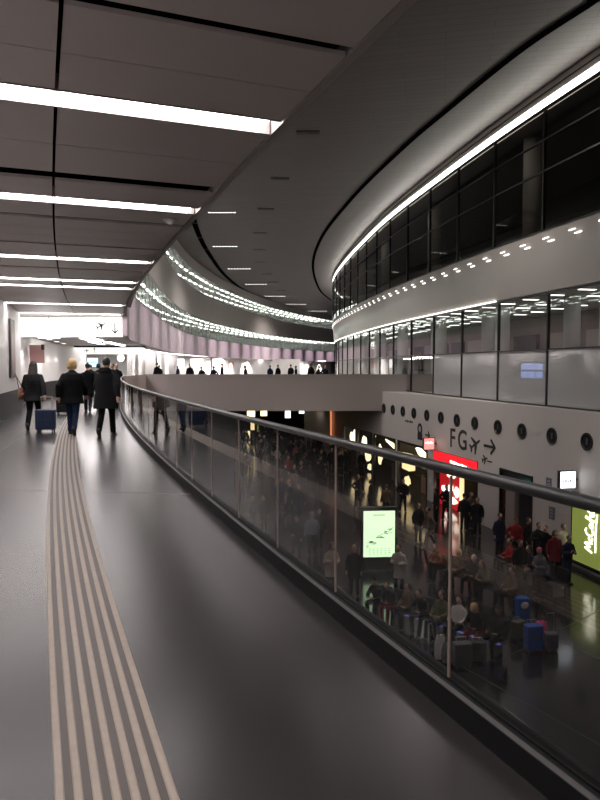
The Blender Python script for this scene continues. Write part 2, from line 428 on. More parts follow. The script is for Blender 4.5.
mb.obj('cove_light', M['cove_low'], label='thin glowing light strip under the pale band, above the lower glazing', cat='cove light')
# interior of that building
mb = MB()
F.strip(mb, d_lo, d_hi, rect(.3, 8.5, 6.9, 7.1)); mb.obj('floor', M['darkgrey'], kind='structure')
mb = MB(); F.strip(mb, d_lo, d_hi, rect(.3, 8.5, 12.1, 12.3)); mb.obj('ceiling', M['interior'], kind='structure')
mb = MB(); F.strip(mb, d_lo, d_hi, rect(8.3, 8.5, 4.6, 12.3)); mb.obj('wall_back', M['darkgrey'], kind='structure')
mb = MB(); F.strip(mb, d_lo, d_hi, rect(7.3, 7.5, 0, 4.7)); mb.obj('wall_back', M['interior'], kind='structure')
mb = MB(); F.strip(mb, d_lo, d_hi, rect(.3, 8.5, 4.72, 4.8)); mb.obj('ceiling', M['white'], kind='structure')
mb = MB(); F.strip(mb, d_lo, d_hi, rect(.2, 8.5, -.4, -.06)); mb.obj('floor', M['darkgrey'], kind='structure')
# bays of glazing
d0 = F.d_at_y(27.6 + .05); pitch = 4.15; nb = 0; mull = []
d = d0
while d - pitch > d_lo: d -= pitch
K0 = round((d0 - d) / pitch)
k = 0
while d + .5 < d_hi:
    d1 = min(d + pitch, d_hi); mull.append(d)
    for lvl, zs in (('up', (7.15, 9.55, 10.8, 12.05)), ('low', (.0, 2.33, 4.66))):
        off = 0 if lvl == 'up' else .3; nb += 1
        fr = MB(); F.strip(fr, d - .04, d + .04, rect(off - .03, off + .1, zs[0], zs[-1]), .1)
        for z in zs: F.strip(fr, d + .04, d1 - .04, rect(off - .02, off + .08, z - (.035 if z != zs[-1] else .06), z + .03), 1.0)
        o = fr.obj(f'window_{nb}', M['black'], kind='structure')
        for j, (za, zb) in enumerate(zip(zs, zs[1:])):
            pn = MB(); a, b = d + .045, d1 - .045; m_ = 3
            vs = []; 
            for q in range(m_ + 1):
                dd = a + (b - a) * q / m_; vs += [F.at(dd, off + .03, za + .03), F.at(dd, off + .03, zb - .03)]
            pn.add(vs, [(2 * q, 2 * q + 2, 2 * q + 3, 2 * q + 1) for q in range(m_)])
            pn.obj('pane', M['glass_dark'] if lvl == 'up' else (M['glass_milk'] if j == 0 and F.at(d).y < 39 else M['glass_clear']), o, smooth=True)
    d = d1; k += 1
# columns inside
for i, d in enumerate(mull):
    if i % 3 == K0 % 3 + 1 or (K0 % 3 == 2 and i % 3 == 0):
        p = F.at(d - .6, 1.6, 7.1); MB().loft([(0, 0, 0), (0, 0, 5)], [.42, .42], n=20).obj('column', M['interior'], loc=p, kind='structure', smooth=True)
    p = F.at(d + 1.9, 1.5 + (i % 2) * 1.2, -.06); MB().loft([(0, 0, 0), (0, 0, 4.78)], [.36, .36], n=20).obj('column', M['column'], loc=p, kind='structure', smooth=True)
# panelling on the back wall of the lower rooms
for i, d in enumerate(mull[:-1]):
    mb = MB(); F.strip(mb, d + .4, d + 3.4, rect(7.1, 7.28, .3 if i % 2 else 1.2, 3.6), 1); mb.obj('wall_panel', M['darkwall'] if i % 3 == 0 else M['bridge'], kind='structure')
# their ceiling lights
proto = None; Zc = 4.70
for i, d in enumerate(mull):
    for q, o_ in enumerate((1.3, 3.2, 5.2)):
        for h in (1.0, 3.0):
            if d + h > d_hi - 1: continue
            p = F.at(d + h, o_, Zc); tg = F.tan(d + h)
            if proto is None:
                mb = MB(); mb.box((0, 0, -.02), (.36, .09, .018)); proto = o = mb.obj('ceiling_light', M['dot'])
                MB().box((0, 0, .0), (.4, .12, .018)).obj('frame', M['darkgrey'], o)
            else: o = copy_tree(proto)
            o.location = p; o.rotation_euler = (0, 0, math.atan2(tg.y, tg.x) + pi / 2)
            tag(o, 'small rectangular ceiling light inside the lower glazed rooms', 'ceiling light', 'ceiling lights inside the lower glazed rooms')
# ceiling-light reflections on the pale band, built as glowing twin dashes
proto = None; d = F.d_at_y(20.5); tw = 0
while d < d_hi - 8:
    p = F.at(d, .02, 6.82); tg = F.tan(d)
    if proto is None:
        o = proto = root('twin_reflection')
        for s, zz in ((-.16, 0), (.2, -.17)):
            MB().box((s, 0, zz), (.2, .025, .011)).obj('lamp', M['dot'], o)  # glowing dash standing in for a mirrored lamp
        MB().box((0, .03, -.09), (.06, .02, .12)).obj('mount', M['facspan'], o)  # made-up backing that holds the dashes
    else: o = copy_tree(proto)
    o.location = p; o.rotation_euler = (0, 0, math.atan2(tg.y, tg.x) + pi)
    tw += 1; tag(o, f'tiny glowing twin reflection on the pale glossy band, {nth(tw)} counted from the right end', 'spotlight', 'twin reflections along the pale glossy band')
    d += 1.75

# ---- curved galleries on the far left
mb = MB(); GP.strip(mb, 0, GP.L, rect(-.2, 0, 2.82, 4.96)); mb.obj('wall_gallery', M['pink'], kind='structure', smooth=False)
mb = MB(); GP.strip(mb, 0, GP.L, rect(-.2, 0, 7.08, 9.9)); mb.obj('wall_gallery', M['spandrel'], kind='structure')
mb = MB(); GP.strip(mb, 0, GP.L, rect(-.2, 0, 12.0, HZ)); mb.obj('wall_gallery', M['spandrel'], kind='structure')
for z0, z1 in ((4.0, 7.12), (8.9, 12.02)):
    mb = MB(); GP.strip(mb, 0, GP.L, rect(-9, -.2, z0 - .2, z0)); mb.obj('floor', M['interior'], kind='structure')
    mb = MB(); GP.strip(mb, 0, GP.L, rect(-9, -.2, z1, z1 + .2)); mb.obj('ceiling', M['white'], kind='structure')
    mb = MB(); GP.strip(mb, 0, GP.L, rect(-9.2, -9, z0 - .2, z1 + .2)); mb.obj('wall_gallery', M['galback'], kind='structure')
for lvl, (z0, z1) in enumerate(((4.96, 7.08), (9.9, 12.0))):
    d = .5
    while d < GP.L - 4:
        d1 = min(d + 8.0, GP.L); nb += 1; fr = MB()
        GP.strip(fr, d, d1, rect(-.12, .02, z0, z0 + .06), 1.0); GP.strip(fr, d, d1, rect(-.12, .02, z1 - .05, z1), 1.0); GP.strip(fr, d, d1, rect(-.1, -.04, z0 + .95, z0 + 1.0), 1.0)
        for q in range(4): GP.strip(fr, d + q * 2.0, d + q * 2.0 + .05, rect(-.09, -.05, z0, z1), .1)
        o = fr.obj(f'window_{nb}', M['steel'], kind='structure')
        pn = MB(); GP.strip(pn, d, d1, [(-.07, z0 + .05), (-.07, z1 - .05)], 1.0, closed=False); pn.obj('pane', M['glass_green'], o, smooth=True)
        d = d1
proto = None
for lvl, z in ((0, 7.1), (1, 12.0)):
    for row, off in enumerate((1.0, 2.6, 4.6)):
        d = 6 + row * .8
        while d < GP.L - 12:
            p = GP.at(d, -off, z - .03); tg = GP.tan(d)
            if proto is None: proto = o = MB().box((0, 0, 0), (.68, .095, .02)).obj('tube_light', M['tube_dim'])
            else: o = proto.copy(); COL.objects.link(o)
            o.location = p; o.rotation_euler = (0, 0, math.atan2(tg.y, tg.x))
            lv = 'upper' if lvl else 'lower'
            tag(o, f'bright tube light on the ceiling inside the {lv} curved gallery', 'tube light', f'tube lights of the {lv} gallery')
            d += 2.7
# concourse ceiling, far walls, behind the galleries
mb = MB(); poly = [(-7.0, 27.2)] + [tuple(GP.at(d, -.2)) for d in [GP.d_at_y(27.4) + i * (GP.L - GP.d_at_y(27.4)) / 24 for i in range(25)]] + [(14, 195), (-60, 195), (-60, 27.2)]
mb.add([(x, y, 3.0) for x, y in poly], [tuple(range(len(poly)))]); mb.obj('ceiling', M['white'], kind='structure')
WB = Path([GP.at(GP.d_at_y(y), -o) for y, o in ((42, 2.0), (48, 2.2), (58, 2.4), (70, 2.7), (76, 2.9))])
mb = MB(); WB.strip(mb, WB.d_at_y(48), WB.L, rect(-.3, 0, 0, 3.0)); mb.obj('wall_back', M['white'], kind='structure')
WC = Path([GP.at(GP.d_at_y(y), -5.0) for y in (100, 108, 118, 130, 142, 152, 160)])
mb = MB(); WC.strip(mb, 0, WC.L, rect(-.3, 0, 0, 3.0)); mb.obj('wall_back', M['white'], kind='structure')
mb = MB(); mb.box((-26, 118, 1.5), (26, .2, 1.5)); mb.obj('wall_back', M['white'], kind='structure')
mb = MB(); mb.box((-17.4, 57, 1.5), (5.2, .2, 1.5)); mb.obj('wall_back', M['white'], kind='structure')
# sealing walls behind and beside the camera
mb = MB(); mb.box((0, -15, 3.5), (45, .2, 9.6)); mb.obj('wall_back', M['interior'], kind='structure')
mb = MB(); mb.box((-30, 30, -3.2), (.2, 46, 2.8)); mb.obj('wall_left', M['darkwall'], kind='structure')
mb = MB(); mb.box((14.5, 178, 6.5), (20, .2, 6.6)); mb.obj('wall_back', M['spandrel'], kind='structure')

# ---- lower white wall on the right, with its openings
R0 = Vector((10.6, 24.75)); RA = Vector((.2425, -.9701)); RN = Vector((-.9701, -.2425))
def onR(px, py):
    d = ray(px, py); p0 = Vector((R0.x, R0.y)); den = d.x * RN.x + d.y * RN.y
    t = (p0.x * RN.x + p0.y * RN.y) / den; p = CAM + d * t; return (Vector((p.x, p.y)) - p0).dot(RA), p.z
def R(u, z, out=0.0): q = R0 + RA * u + RN * out; return Vector((q.x, q.y, z))
RM = Matrix(((RA.x, 0, RN.x), (RA.y, 0, RN.y), (0, 1, 0)))      # local x along wall, y up, z out
def rbox(mb, u0, u1, z0, z1, o0, o1, m=0):
    return mb.hexa([R(u0, z0, o0), R(u1, z0, o0), R(u1, z0, o1), R(u0, z0, o1)], [R(u0, z1, o0), R(u1, z1, o0), R(u1, z1, o1), R(u0, z1, o1)], m)
U = lambda px, py: onR(px, py)[0]
opens = [(U(344, 419), U(356, 422)), (U(357.5, 423), U(372.5, 430)), (U(374, 431), U(395.5, 437.5)), (U(398, 439), U(427.5, 446.7)), (U(434.5, 451), U(478, 461.7)), (U(500, 469), U(533, 477))]
ZO = -3.0; uA, uB = -42, 19
mb = MB(); rbox(mb, uA, uB, ZO, -.05, -.12, 0); rbox(mb, uA, uB, -.3, -.05, -6, -.12)
edges = [uA] + [e for o in opens for e in o] + [uB]
for a, b in zip(edges[0::2], edges[1::2]): rbox(mb, a, b, LZ, ZO, -.12, 0)
mb.obj('wall_right', M['rwall'], kind='structure')
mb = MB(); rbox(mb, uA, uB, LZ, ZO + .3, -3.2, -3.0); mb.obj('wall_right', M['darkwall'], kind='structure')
# header with the sign, at the end of the near ceiling
mb = MB(); mb.box((-9.7, 27.25, 3.35), (2.68, .14, .55)); mb.obj('beam', M['white'], kind='structure')

# ================================================================ THINGS
# ---- tactile guide strip
t = root('tactile_guide_strip', B.at(8, -1.5, 0), label='ribbed beige tactile guide strip curving along the dark floor', cat='tactile paving')
mb = MB(); B.strip(mb, 1, B.d_at_y(26), rect(-1.70, -1.27, .001, .003), .5); o = mb.obj('backing', M['tactile_gap']); o.parent = t; o.location = -Vector(t.location)
for i in range(7):
    c = -1.70 + .0175 + i * .0658
    mb = MB(); B.strip(mb, 1, B.d_at_y(26), [(c - .0175, .0031), (c + .0175, .003), (c + .012, .008), (c - .012, .008)], .5); o = mb.obj('rib', M['tactile']); o.parent = t; o.location = -Vector(t.location)

# ---- glass balustrade
t = root('glass_balustrade', B.at(4, .06, 0), label='curved glass balustrade with a dark handrail along the floor edge', cat='balustrade')
T0 = Vector(t.location)
def under(mb, name, m, par, smooth=False, org=None):
    o = mb.obj(name, m, par, smooth=smooth); o.location = -(org if org is not None else T0); return o
dj = d_of(B, at_z(455, 640, .1), .06); joints = []
d = dj
pj = [d_of(B, at_y(px, 500, y), .06) for px, y in ((455, 3.12), (342, 4.32), (280, 5.42))]
step = 1.16; d = pj[0]
while d > 0: joints.append(d); d -= step
joints = sorted(joints) + [pj[1], pj[2]]; d = pj[2] + step
while d < B.L: joints.append(d); d += step
joints = [0] + joints + [B.L]
for a, b in zip(joints, joints[1:]):
    if b - a < .1: continue
    mb = MB(); B.strip(mb, a + .006, b - .006, [(.067, .12), (.067, 1.10)], .25, closed=False); under(mb, 'glass_panel', M['glass'], t, True)
M['edge_glow'] = mat('joint edge glow', (.30, .23, .19), .4)  # tan colour holds the glow caught at the glass edges
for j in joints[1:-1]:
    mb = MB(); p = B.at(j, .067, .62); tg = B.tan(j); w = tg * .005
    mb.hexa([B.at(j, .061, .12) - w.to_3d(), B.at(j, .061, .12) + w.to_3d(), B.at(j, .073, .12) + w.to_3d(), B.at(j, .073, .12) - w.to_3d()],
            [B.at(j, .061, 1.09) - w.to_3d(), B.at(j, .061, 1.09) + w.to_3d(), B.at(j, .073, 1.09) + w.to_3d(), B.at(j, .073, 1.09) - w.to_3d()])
    under(mb, 'joint_glow', M['edge_glow'], t)
mb = MB(); N = 14; B.strip(mb, 0, B.L, [(.067 + .027 * cos(2 * pi * k / N), 1.12 + .027 * sin(2 * pi * k / N)) for k in range(N)], .25); under(mb, 'handrail', M['rail'], t, True)
mb = MB(); B.strip(mb, 0, B.L, rect(.060, .074, .116, .126), .25); under(mb, 'base_channel', M['kerb'], t)

# ---- illuminated header sign at the corridor end
M['signlit'] = mat('lit sign face', (.9, .9, .85), .5, emit=(1, .98, .90), strength=.8)
M['ink'] = mat('sign ink', (.02, .02, .02), .5)
M['inkwall'] = mat('wall lettering', (.03, .03, .032), .6)
M['inkfaint'] = mat('faint sign ink', (.35, .35, .3), .5)
def arrow_poly(mb, ang, s, R_=None, org=(0, 0), z=.0, th=.09, m=0):
    """arrow of length s along ang in the local xy plane: bar and two barbs"""
    def bar(a, b, w):
        a = Vector(a); b = Vector(b); dd = (b - a).normalized(); n_ = Vector((-dd.y, dd.x)) * w / 2
        q = [a - n_, b - n_, b + n_, a + n_]; q = [Vector((cos(ang) * p.x - sin(ang) * p.y + org[0], sin(ang) * p.x + cos(ang) * p.y + org[1])) for p in q]
        mb.hexa([(p.x, p.y, z) for p in q], [(p.x, p.y, z + .012) for p in q], m)
    bar((-s / 2, 0), (s / 2, 0), th * s); bar((s * .12, s * .34), (s / 2 + .02 * s, -.02 * s), th * s); bar((s * .12, -s * .34), (s / 2 + .02 * s, .02 * s), th * s)
def plane_poly(mb, ang, s, org=(0, 0), z=0, m=0):
    pts = [(.5, 0), (.46, .05), (.18, .06), (-.12, .42), (-.22, .42), (-.06, .06), (-.30, .05), (-.42, .2), (-.5, .2), (-.44, 0),
           (-.5, -.2), (-.42, -.2), (-.30, -.05), (-.06, -.06), (-.22, -.42), (-.12, -.42), (.18, -.06), (.46, -.05)]
    q = [(cos(ang) * x * s - sin(ang) * y * s + org[0], sin(ang) * x * s + cos(ang) * y * s + org[1]) for x, y in pts]; n = len(q)
    mb.add([(x, y, z) for x, y in q] + [(x, y, z + .012) for x, y in q], [tuple(range(n, 2 * n))] + [(i, (i + 1) % n, (i + 1) % n + n, i + n) for i in range(n)], m)
FR = Matrix(((1, 0, 0), (0, 0, -1), (0, 1, 0)))     # sign plane facing the viewer: local x right, y up, z towards -Y
def face(o, loc): o.matrix_world = Matrix.Translation(loc) @ FR.to_4x4()
t = root('header_sign', label='long illuminated white header sign with aeroplane pictogram and down arrow', cat='sign'); face(t, (-9.4, 27.08, 3.2))
bpy.context.view_layer.update()
MB().box((.0, 0, 0), (2.35, .38, .03)).obj('lit_panel', M['signlit'], t)
def lx(px): return at_y(px, 328, 27.05).x + 9.4
mb = MB(); arrow_poly(mb, -pi / 2, .42, org=(lx(115), -.04), z=.032, th=.12); mb.obj('arrow', M['ink'], t)
mb = MB(); plane_poly(mb, radians(28), .42, org=(lx(101), .06), z=.032); mb.obj('plane_pictogram', M['ink'], t)
mb = MB()
for k in range(11): mb.box((lx(69) + k * .09 + (.03 if k > 5 else 0), .03, .033), (.025, .012 + .008 * (k % 3 == 0), .004))
mb.obj('faint_marks', M['inkfaint'], t)
# second header, deeper in
t = root('header_sign', label='smaller pale header sign beyond the first, above the clock wall opening', cat='sign'); face(t, (-12.4, 44.0, 2.72)); bpy.context.view_layer.update()
MB().box((0, 0, 0), (2.1, .28, .05)).obj('lit_panel', mat('dim lit panel', (.8, .8, .74), .5, emit=(1, .98, .88), strength=.55), t)
mb = MB(); plane_poly(mb, 0, .36, org=(-1.55, -.05), z=.053); arrow_poly(mb, pi / 2, .34, org=(-1.05, -.05), z=.053, th=.12); mb.obj('pictogram', M['inkfaint'], t)
mb = MB(); mb.box((-12.4, 43.8, 2.93), (2.3, .12, .06)); mb.obj('beam', M['black'], kind='structure')
# square bright ceiling lamp by the header
t = root('ceiling_light', tuple(at_y(49, 336.5, 26.6)), label='bright rectangular lamp hanging just below the header sign', cat='ceiling light')
MB().box((0, 0, 0), (.36, .2, .06)).obj('diffuser', M['tube'], t); MB().box((0, 0, .075), (.38, .22, .015)).obj('housing', M['white'], t)
MB().loft([(0, 0, .08), (0, 0, .9)], [.015, .015], n=8).obj('rod', M['steel'], t)
# clock
p = at_y(121, 358, 56.7); t = root('wall_clock', p, label='round white wall clock on the far wall', cat='clock'); t.rotation_euler = (pi / 2, 0, 0)
MB().loft([(0, 0, 0), (0, 0, .06)], [.34, .34], n=32).obj('case', M['steel'], t, smooth=False)
MB().loft([(0, 0, .06), (0, 0, .065)], [.31, .31], n=32).obj('dial', mat('clock dial', (.9, .9, .85), .4, emit=(1, .98, .9), strength=1.0), t)
MB().box((.0, .1, .07), (.012, .11, .004)).obj('hand', M['ink'], t); MB().box((.06, .0, .07), (.07, .014, .004)).obj('hand', M['ink'], t)
# bright windows in the far end wall
M['winblue'] = mat('bright window', (.6, .8, .9), .3, emit=(.55, .85, 1), strength=.9)
for i, (a, b) in enumerate(((79, 84), (87.5, 98))):
    p, q = at_y(a, 358, 56.75), at_y(b, 367, 56.75); nb += 1
    c = ((p.x + q.x) / 2, 56.76, (p.z + q.z) / 2); h = (abs(q.x - p.x) / 2, .03, abs(p.z - q.z) / 2)
    o = MB().box((0, 0, 0), (h[0] + .05, .03, h[2] + .05)).obj(f'window_{nb}', M['steel'], loc=c, kind='structure'); MB().box((0, -.04, 0), h).obj('pane', M['winblue'], o)
    MB().box((0, -.08, 0), (h[0], .008, .03)).obj('window_bar', M['steel'], o)
# poster and picture on the left walls
M['poster'] = mat('pink poster', (.62, .36, .34), .5, noise=.15, nscale=3); M['posterdark'] = mat('poster image', (.30, .22, .2), .5, noise=.3, nscale=5)
p = at_y(37, 354, 30.0)
t = root('wall_poster', p, 0, label='square reddish advertising poster jutting from the white corridor wall', cat='poster')
MB().box((0, 0, 0), (.33, .02, .40)).obj('frame', M['trim'], t); MB().box((0, -.025, 0), (.31, .006, .38)).obj('print', M['poster'], t)
MB().box((.3, -.08, .3), (.06, .05, .12)).obj('camera_bracket', M['black'], t)
dL = LW.d_at_y(22.0); p = LW.at(dL, .04, 2.2); tg = LW.tan(dL)
t = root('wall_display', p, math.atan2(tg.y, tg.x), label='tall narrow dark framed display on the left corridor wall', cat='display')
MB().box((0, 0, 0), (.55, .03, .95)).obj('frame', M['darkgrey'], t); MB().box((0, -.035, 0), (.47, .006, .88)).obj('print', M['posterdark'], t)

# ---- portholes in the lower white wall
us = [onR(*p)[0] for p in ((384, 408), (393, 409), (403, 411), (414, 413), (427, 415.5), (441, 418), (457, 420.5), (475, 423.5), (498, 428), (522, 431.5), (552, 436), (587, 441))]
zs = [onR(*p)[1] for p in ((384, 408), (427, 415.5), (475, 423.5), (522, 431.5), (587, 441))]; zp = sum(zs) / 5
du = (us[-1] - us[0]) / 11
proto = None; order = ['farthest, beside the bridge', 'second from the bridge', 'third from the bridge', 'fourth from the bridge', 'fifth from the bridge', 'sixth from the bridge', 'seventh from the bridge', 'eighth from the bridge', 'ninth from the bridge', 'tenth from the bridge', 'second from the right picture edge', 'nearest, at the right picture edge']
for i in range(14):
    u = us[i] if i < 12 else us[11] + 2.4 * (i - 11)
    if proto is None:
        o = proto = root('porthole')
        mb = MB(); n = 28; vs = []; fs = []
        for r, z in ((.33, 0), (.33, .035), (.27, .035), (.25, .0)): vs += [(r * cos(2 * pi * k / n), r * sin(2 * pi * k / n), z) for k in range(n)]
        for j in range(3):
            for k in range(n): fs.append((j * n + k, j * n + (k + 1) % n, (j + 1) * n + (k + 1) % n, (j + 1) * n + k))
        mb.add(vs, fs); mb.obj('ring', M['black'], o); MB().loft([(0, 0, .002), (0, 0, .012)], [.26, .26], n=28).obj('disc', M['kerb'], o)
        MB().box((.02, 0, .02), (.05, .12, .012)).obj('inner_fitting', M['darkgrey'], o)
    else: o = copy_tree(proto)
    o.matrix_world = Matrix.Translation(R(u, zp, .0)) @ RM.to_4x4()
    tag(o, 'round black porthole vent high on the beige wall, ' + (order[i] if i < 12 else 'outside the picture'), 'porthole vent', 'round portholes in a row on the beige wall')

# ---- wayfinding lettering on that wall
def wallroot(name, u, z, out=.005, **k):
    o = root(name, **k); o.matrix_world = Matrix.Translation(R(u, z, out)) @ RM.to_4x4(); bpy.context.view_layer.update(); return o
def letter(ch, par, x, y, size, m, shear=0, depth=.006, font_z=.0):
    c = bpy.data.curves.new('letter', 'FONT'); c.body = ch; c.size = size; c.extrude = depth; c.shear = shear; c.offset = .012 * size; c.align_x = 'CENTER'; c.align_y = 'CENTER'
    tmp = bpy.data.objects.new('tmp', c); COL.objects.link(tmp); bpy.context.view_layer.update()
    me = bpy.data.meshes.new_from_object(tmp.evaluated_get(bpy.context.evaluated_depsgraph_get())); bpy.data.objects.remove(tmp); me.materials.clear(); me.materials.append(m)
    o = link(me, 'letter', par); o.location = (x, y, font_z); return o
uF, zF = onR(452.5, 439); uG, zG = onR(462.5, 441); uP, zP = onR(475, 444.5); uA_, zA = onR(489.5, 446.5)
t = wallroot('wayfinding_lettering', uF, zF, label='large black FG lettering with aeroplane and right arrow on the beige wall', cat='wall lettering')
letter('F', t, 0, 0, 1.42, M['inkwall']); letter('G', t, uG - uF, zG - zF, 1.42, M['inkwall'])
mb = MB(); plane_poly(mb, radians(28), 1.08, org=(uP - uF, zP - zF)); mb.obj('plane_pictogram', M['inkwall'], t)
mb = MB(); arrow_poly(mb, 0, 1.0, org=(uA_ - uF, zA - zF), th=.13); mb.obj('arrow', M['inkwall'], t)
u1, z1 = onR(486, 459.5); t = wallroot('wall_pictogram', u1, z1, label='small dark take-off pictogram below the big wall arrow', cat='pictogram')
mb = MB(); plane_poly(mb, radians(20), .55, org=(-.1, .0)); mb.obj('plane_pictogram', M['inkwall'], t)
MB().box((.35, -.05, .006), (.22, .03, .006)).obj('dash', M['inkwall'], t)
u1, z1 = onR(420, 432); u2, z2 = onR(427.5, 435); t = wallroot('wall_pictogram', u1, z1, label='dark bag claim pictogram with short right arrow, left of the big FG', cat='pictogram')
mb = MB(); n = 16
def ringp(mb, cx, cy, r0, r1, m=0):
    vs = [(cx + r * cos(2 * pi * k / n), cy + r * sin(2 * pi * k / n), .01) for r in (r0, r1) for k in range(n)]
    mb.add(vs, [(k, n + k, n + (k + 1) % n, (k + 1) % n) for k in range(n)], m)
ringp(mb, 0, .18, .18, .34); mb.box((0, -.26, .006), (.32, .2, .006)); mb.obj('bag_symbol', M['inkwall'], t)
mb = MB(); arrow_poly(mb, 0, .6, org=(u2 - u1, z2 - z1), th=.14); mb.obj('arrow', M['inkwall'], t)
u1, z1 = onR(409, 421.5); t = wallroot('wall_pictogram', u1, z1, label='faint thin row of small marks below the far portholes', cat='pictogram')
mb = MB()
for k in range(5): mb.box((-.5 + k * .25, .0, .005), (.08, .05 + .03 * (k % 2), .005))
mb.obj('marks', M['darkgrey'], t)

# ---- shops in the openings
M['warm'] = mat('warm lit display', (.9, .7, .4), .5, emit=(1, .80, .42), strength=1.2, noise=.2)
M['warm2'] = mat('warm lit picture', (.9, .75, .4), .5, emit=(1, .78, .38), strength=.9)
M['red'] = mat('lit red panel', (.6, .02, .03), .4, emit=(.75, .012, .02), strength=.55)
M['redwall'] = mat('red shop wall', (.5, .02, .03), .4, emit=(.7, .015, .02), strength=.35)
M['whitehot'] = mat('lit white lettering', (.9, .85, .8), .4, emit=(1, .85, .7), strength=2.0)
M['pinksign'] = mat('lit pink sign', (.8, .3, .3), .4, emit=(.9, .22, .20), strength=.75)
M['whitesign'] = mat('lit white sign', (.85, .88, .9), .4, emit=(.85, .93, 1), strength=1.1)
M['greenlit'] = mat('lit green panel', (.3, .4, .05), .4, emit=(.25, .30, .07), strength=.42)
M['creamtext'] = mat('lit cream lettering', (.9, .9, .8), .4, emit=(1, .97, .8), strength=2.2)
M['screen'] = mat('lit pale green screen', (.7, .9, .6), .4, emit=(.62, .92, .55), strength=1.0)
M['bluelit'] = mat('lit blue screen', (.2, .3, .7), .4, emit=(.30, .42, .85), strength=1.3)
M['exitgreen'] = mat('lit green exit sign', (.1, .6, .4), .4, emit=(.1, .75, .55), strength=1.0)
M['blueposter'] = mat('blue poster', (.12, .15, .25), .5, noise=.2, nscale=10)
M['wood'] = mat('brown wood', (.20, .11, .07), .5, noise=.2)
def blob(mb, pts, z0, z1, m=0):
    n = len(pts); mb.add([(x, y, z0) for x, y in pts] + [(x, y, z1) for x, y in pts], [tuple(range(n, 2 * n))] + [(i, (i + 1) % n, (i + 1) % n + n, i + n) for i in range(n)], m)
def shop(i, lab):
    a, b = opens[i]; w = b - a; t = wallroot('shopfront', (a + b) / 2, LZ, -.02, label=lab, cat='shopfront')
    h = w / 2; H = ZO - LZ; mb = MB()
    for s in (-1, 1): mb.box((s * (h - .05), H / 2, 0), (.05, H / 2, .06))
    mb.box((0, H - .06, 0), (h, .06, .06)); mb.obj('frame', M['black'], t); return t, h, H
def rough_shape(r, cx, cy, w, h, n=14, seed=0):
    rr = random.Random(seed); return [(cx + w * cos(2 * pi * k / n) * rr.uniform(.6, 1.05), cy + h * sin(2 * pi * k / n) * rr.uniform(.6, 1.05)) for k in range(n)]
labs = ['dark shopfront under the bridge corner with one tall glowing yellow display', 'dark shopfront with stacked round yellow lit displays, second from the bridge',
        'dark shopfront with a slanting yellow lit strip near its top', 'dark shopfront with a tall yellow lit picture, left of the red shop',
        'red shopfront with glowing red fascia, white lettering and lit red wall', 'dark framed doorway beside the red shop with green exit sign']
t, h, H = shop(0, labs[0]); mb = MB(); blob(mb, rough_shape(0, h * .1, 2.0, h * .7, .85, seed=1), -.3, -.22); mb.obj('lit_display', M['warm'], t)
MB().box((0, .7, -.5), (h * .8, .5, .1)).obj('display_counter', M['darkgrey'], t)
t, h, H = shop(1, labs[1])
for j, (cx, cy, w, hh) in enumerate(((-h * .55, 1.9, .55, .7), (-h * .1, 1.15, .65, .5), (h * .1, .35, .5, .3), (h * .55, 2.7, .5, .14))):
    mb = MB(); blob(mb, rough_shape(0, cx, cy, w, hh, seed=5 + j), -.3 - .03 * j, -.22 - .03 * j); mb.obj('lit_display', M['warm' if j < 3 else 'warm2'], t)
t, h, H = shop(2, labs[2]); mb = MB(); blob(mb, [(-.4, 2.75), (1.5, 2.55), (1.7, 2.2), (1.0, 2.3), (-.2, 2.6)], -.26, -.2); mb.obj('lit_display', M['warm'], t)
mb = MB(); blob(mb, rough_shape(0, -h * .75, 1.6, .45, .8, seed=9), -.3, -.22); mb.obj('lit_display', M['warm'], t)
MB().box((h * .3, .55, -.9), (.8, .55, .3)).obj('display_counter', M['darkgrey'], t)
t, h, H = shop(3, labs[3])
mb = MB(); blob(mb, [(-h * .95, 1.2), (-h * .45, 1.15), (-h * .1, 1.3), (-h * .12, 2.1), (-h * .3, 2.25), (-h * .95, 2.2)], -.3, -.22); mb.obj('lit_picture', M['warm2'], t)
mb = MB(); blob(mb, [(.0, 2.72), (.5, 2.85), (1.7, 2.5), (1.75, 2.1), (1.2, 2.2), (.4, 2.4)], -.26, -.2); mb.obj('lit_display', M['warm'], t)
mb = MB(); blob(mb, rough_shape(0, -h * .6, .5, .5, .35, seed=3), -.32, -.25); mb.obj('lit_display', M['warm2'], t)
MB().box((.9, .5, -.9), (.9, .5, .3)).obj('display_counter', M['wood'], t)
mb = MB(); 
for q in range(3): mb.box((1.0, 1.1 + q * .42, -.8), (.9, .02, .2))
mb.obj('shelf', M['steel'], t)
t, h, H = shop(4, labs[4])
MB().box((0, H - .42, .02), (h, .40, .06)).obj('fascia_panel', M['red'], t)
mb = MB(); rr = random.Random(4)
for q in range(9): mb.box((-h * .12 + q * .2, H - .38 - q * .012, .09), (.085, .05 + rr.random() * .05, .01))
mb.obj('lit_marks', M['whitehot'], t)
mb = MB(); mb.box((h * .45, H - .64, .09), (.3, .03, .01)); mb.obj('lit_marks', M['whitehot'], t)
MB().box((-h * .45, 1.12, -.3), (h * .5, 1.12, .04)).obj('red_wall', M['redwall'], t)
for j, (cx, cy, w, hh) in enumerate(((-h * .35, 1.85, .75, .26), (-h * .38, 1.1, .3, .3), (-h * .7, .95, .28, .22), (-h * .1, 1.0, .3, .35), (-h * .35, .45, .8, .22))):
    mb = MB(); blob(mb, rough_shape(0, cx, cy, w, hh, seed=20 + j), -.26, -.2); mb.obj('lit_display', M['whitehot'] if j in (0, 3) else M['creamtext'], t)
MB().box((h * .12, 1.1, -.25), (.16, 1.1, .05)).obj('lit_post', M['warm2'], t)
mb = MB()
for q in range(4): mb.box((h * .6, .55 + q * .45, -1.2), (h * .36, .025, .25))
mb.obj('shelf', M['wood'], t)
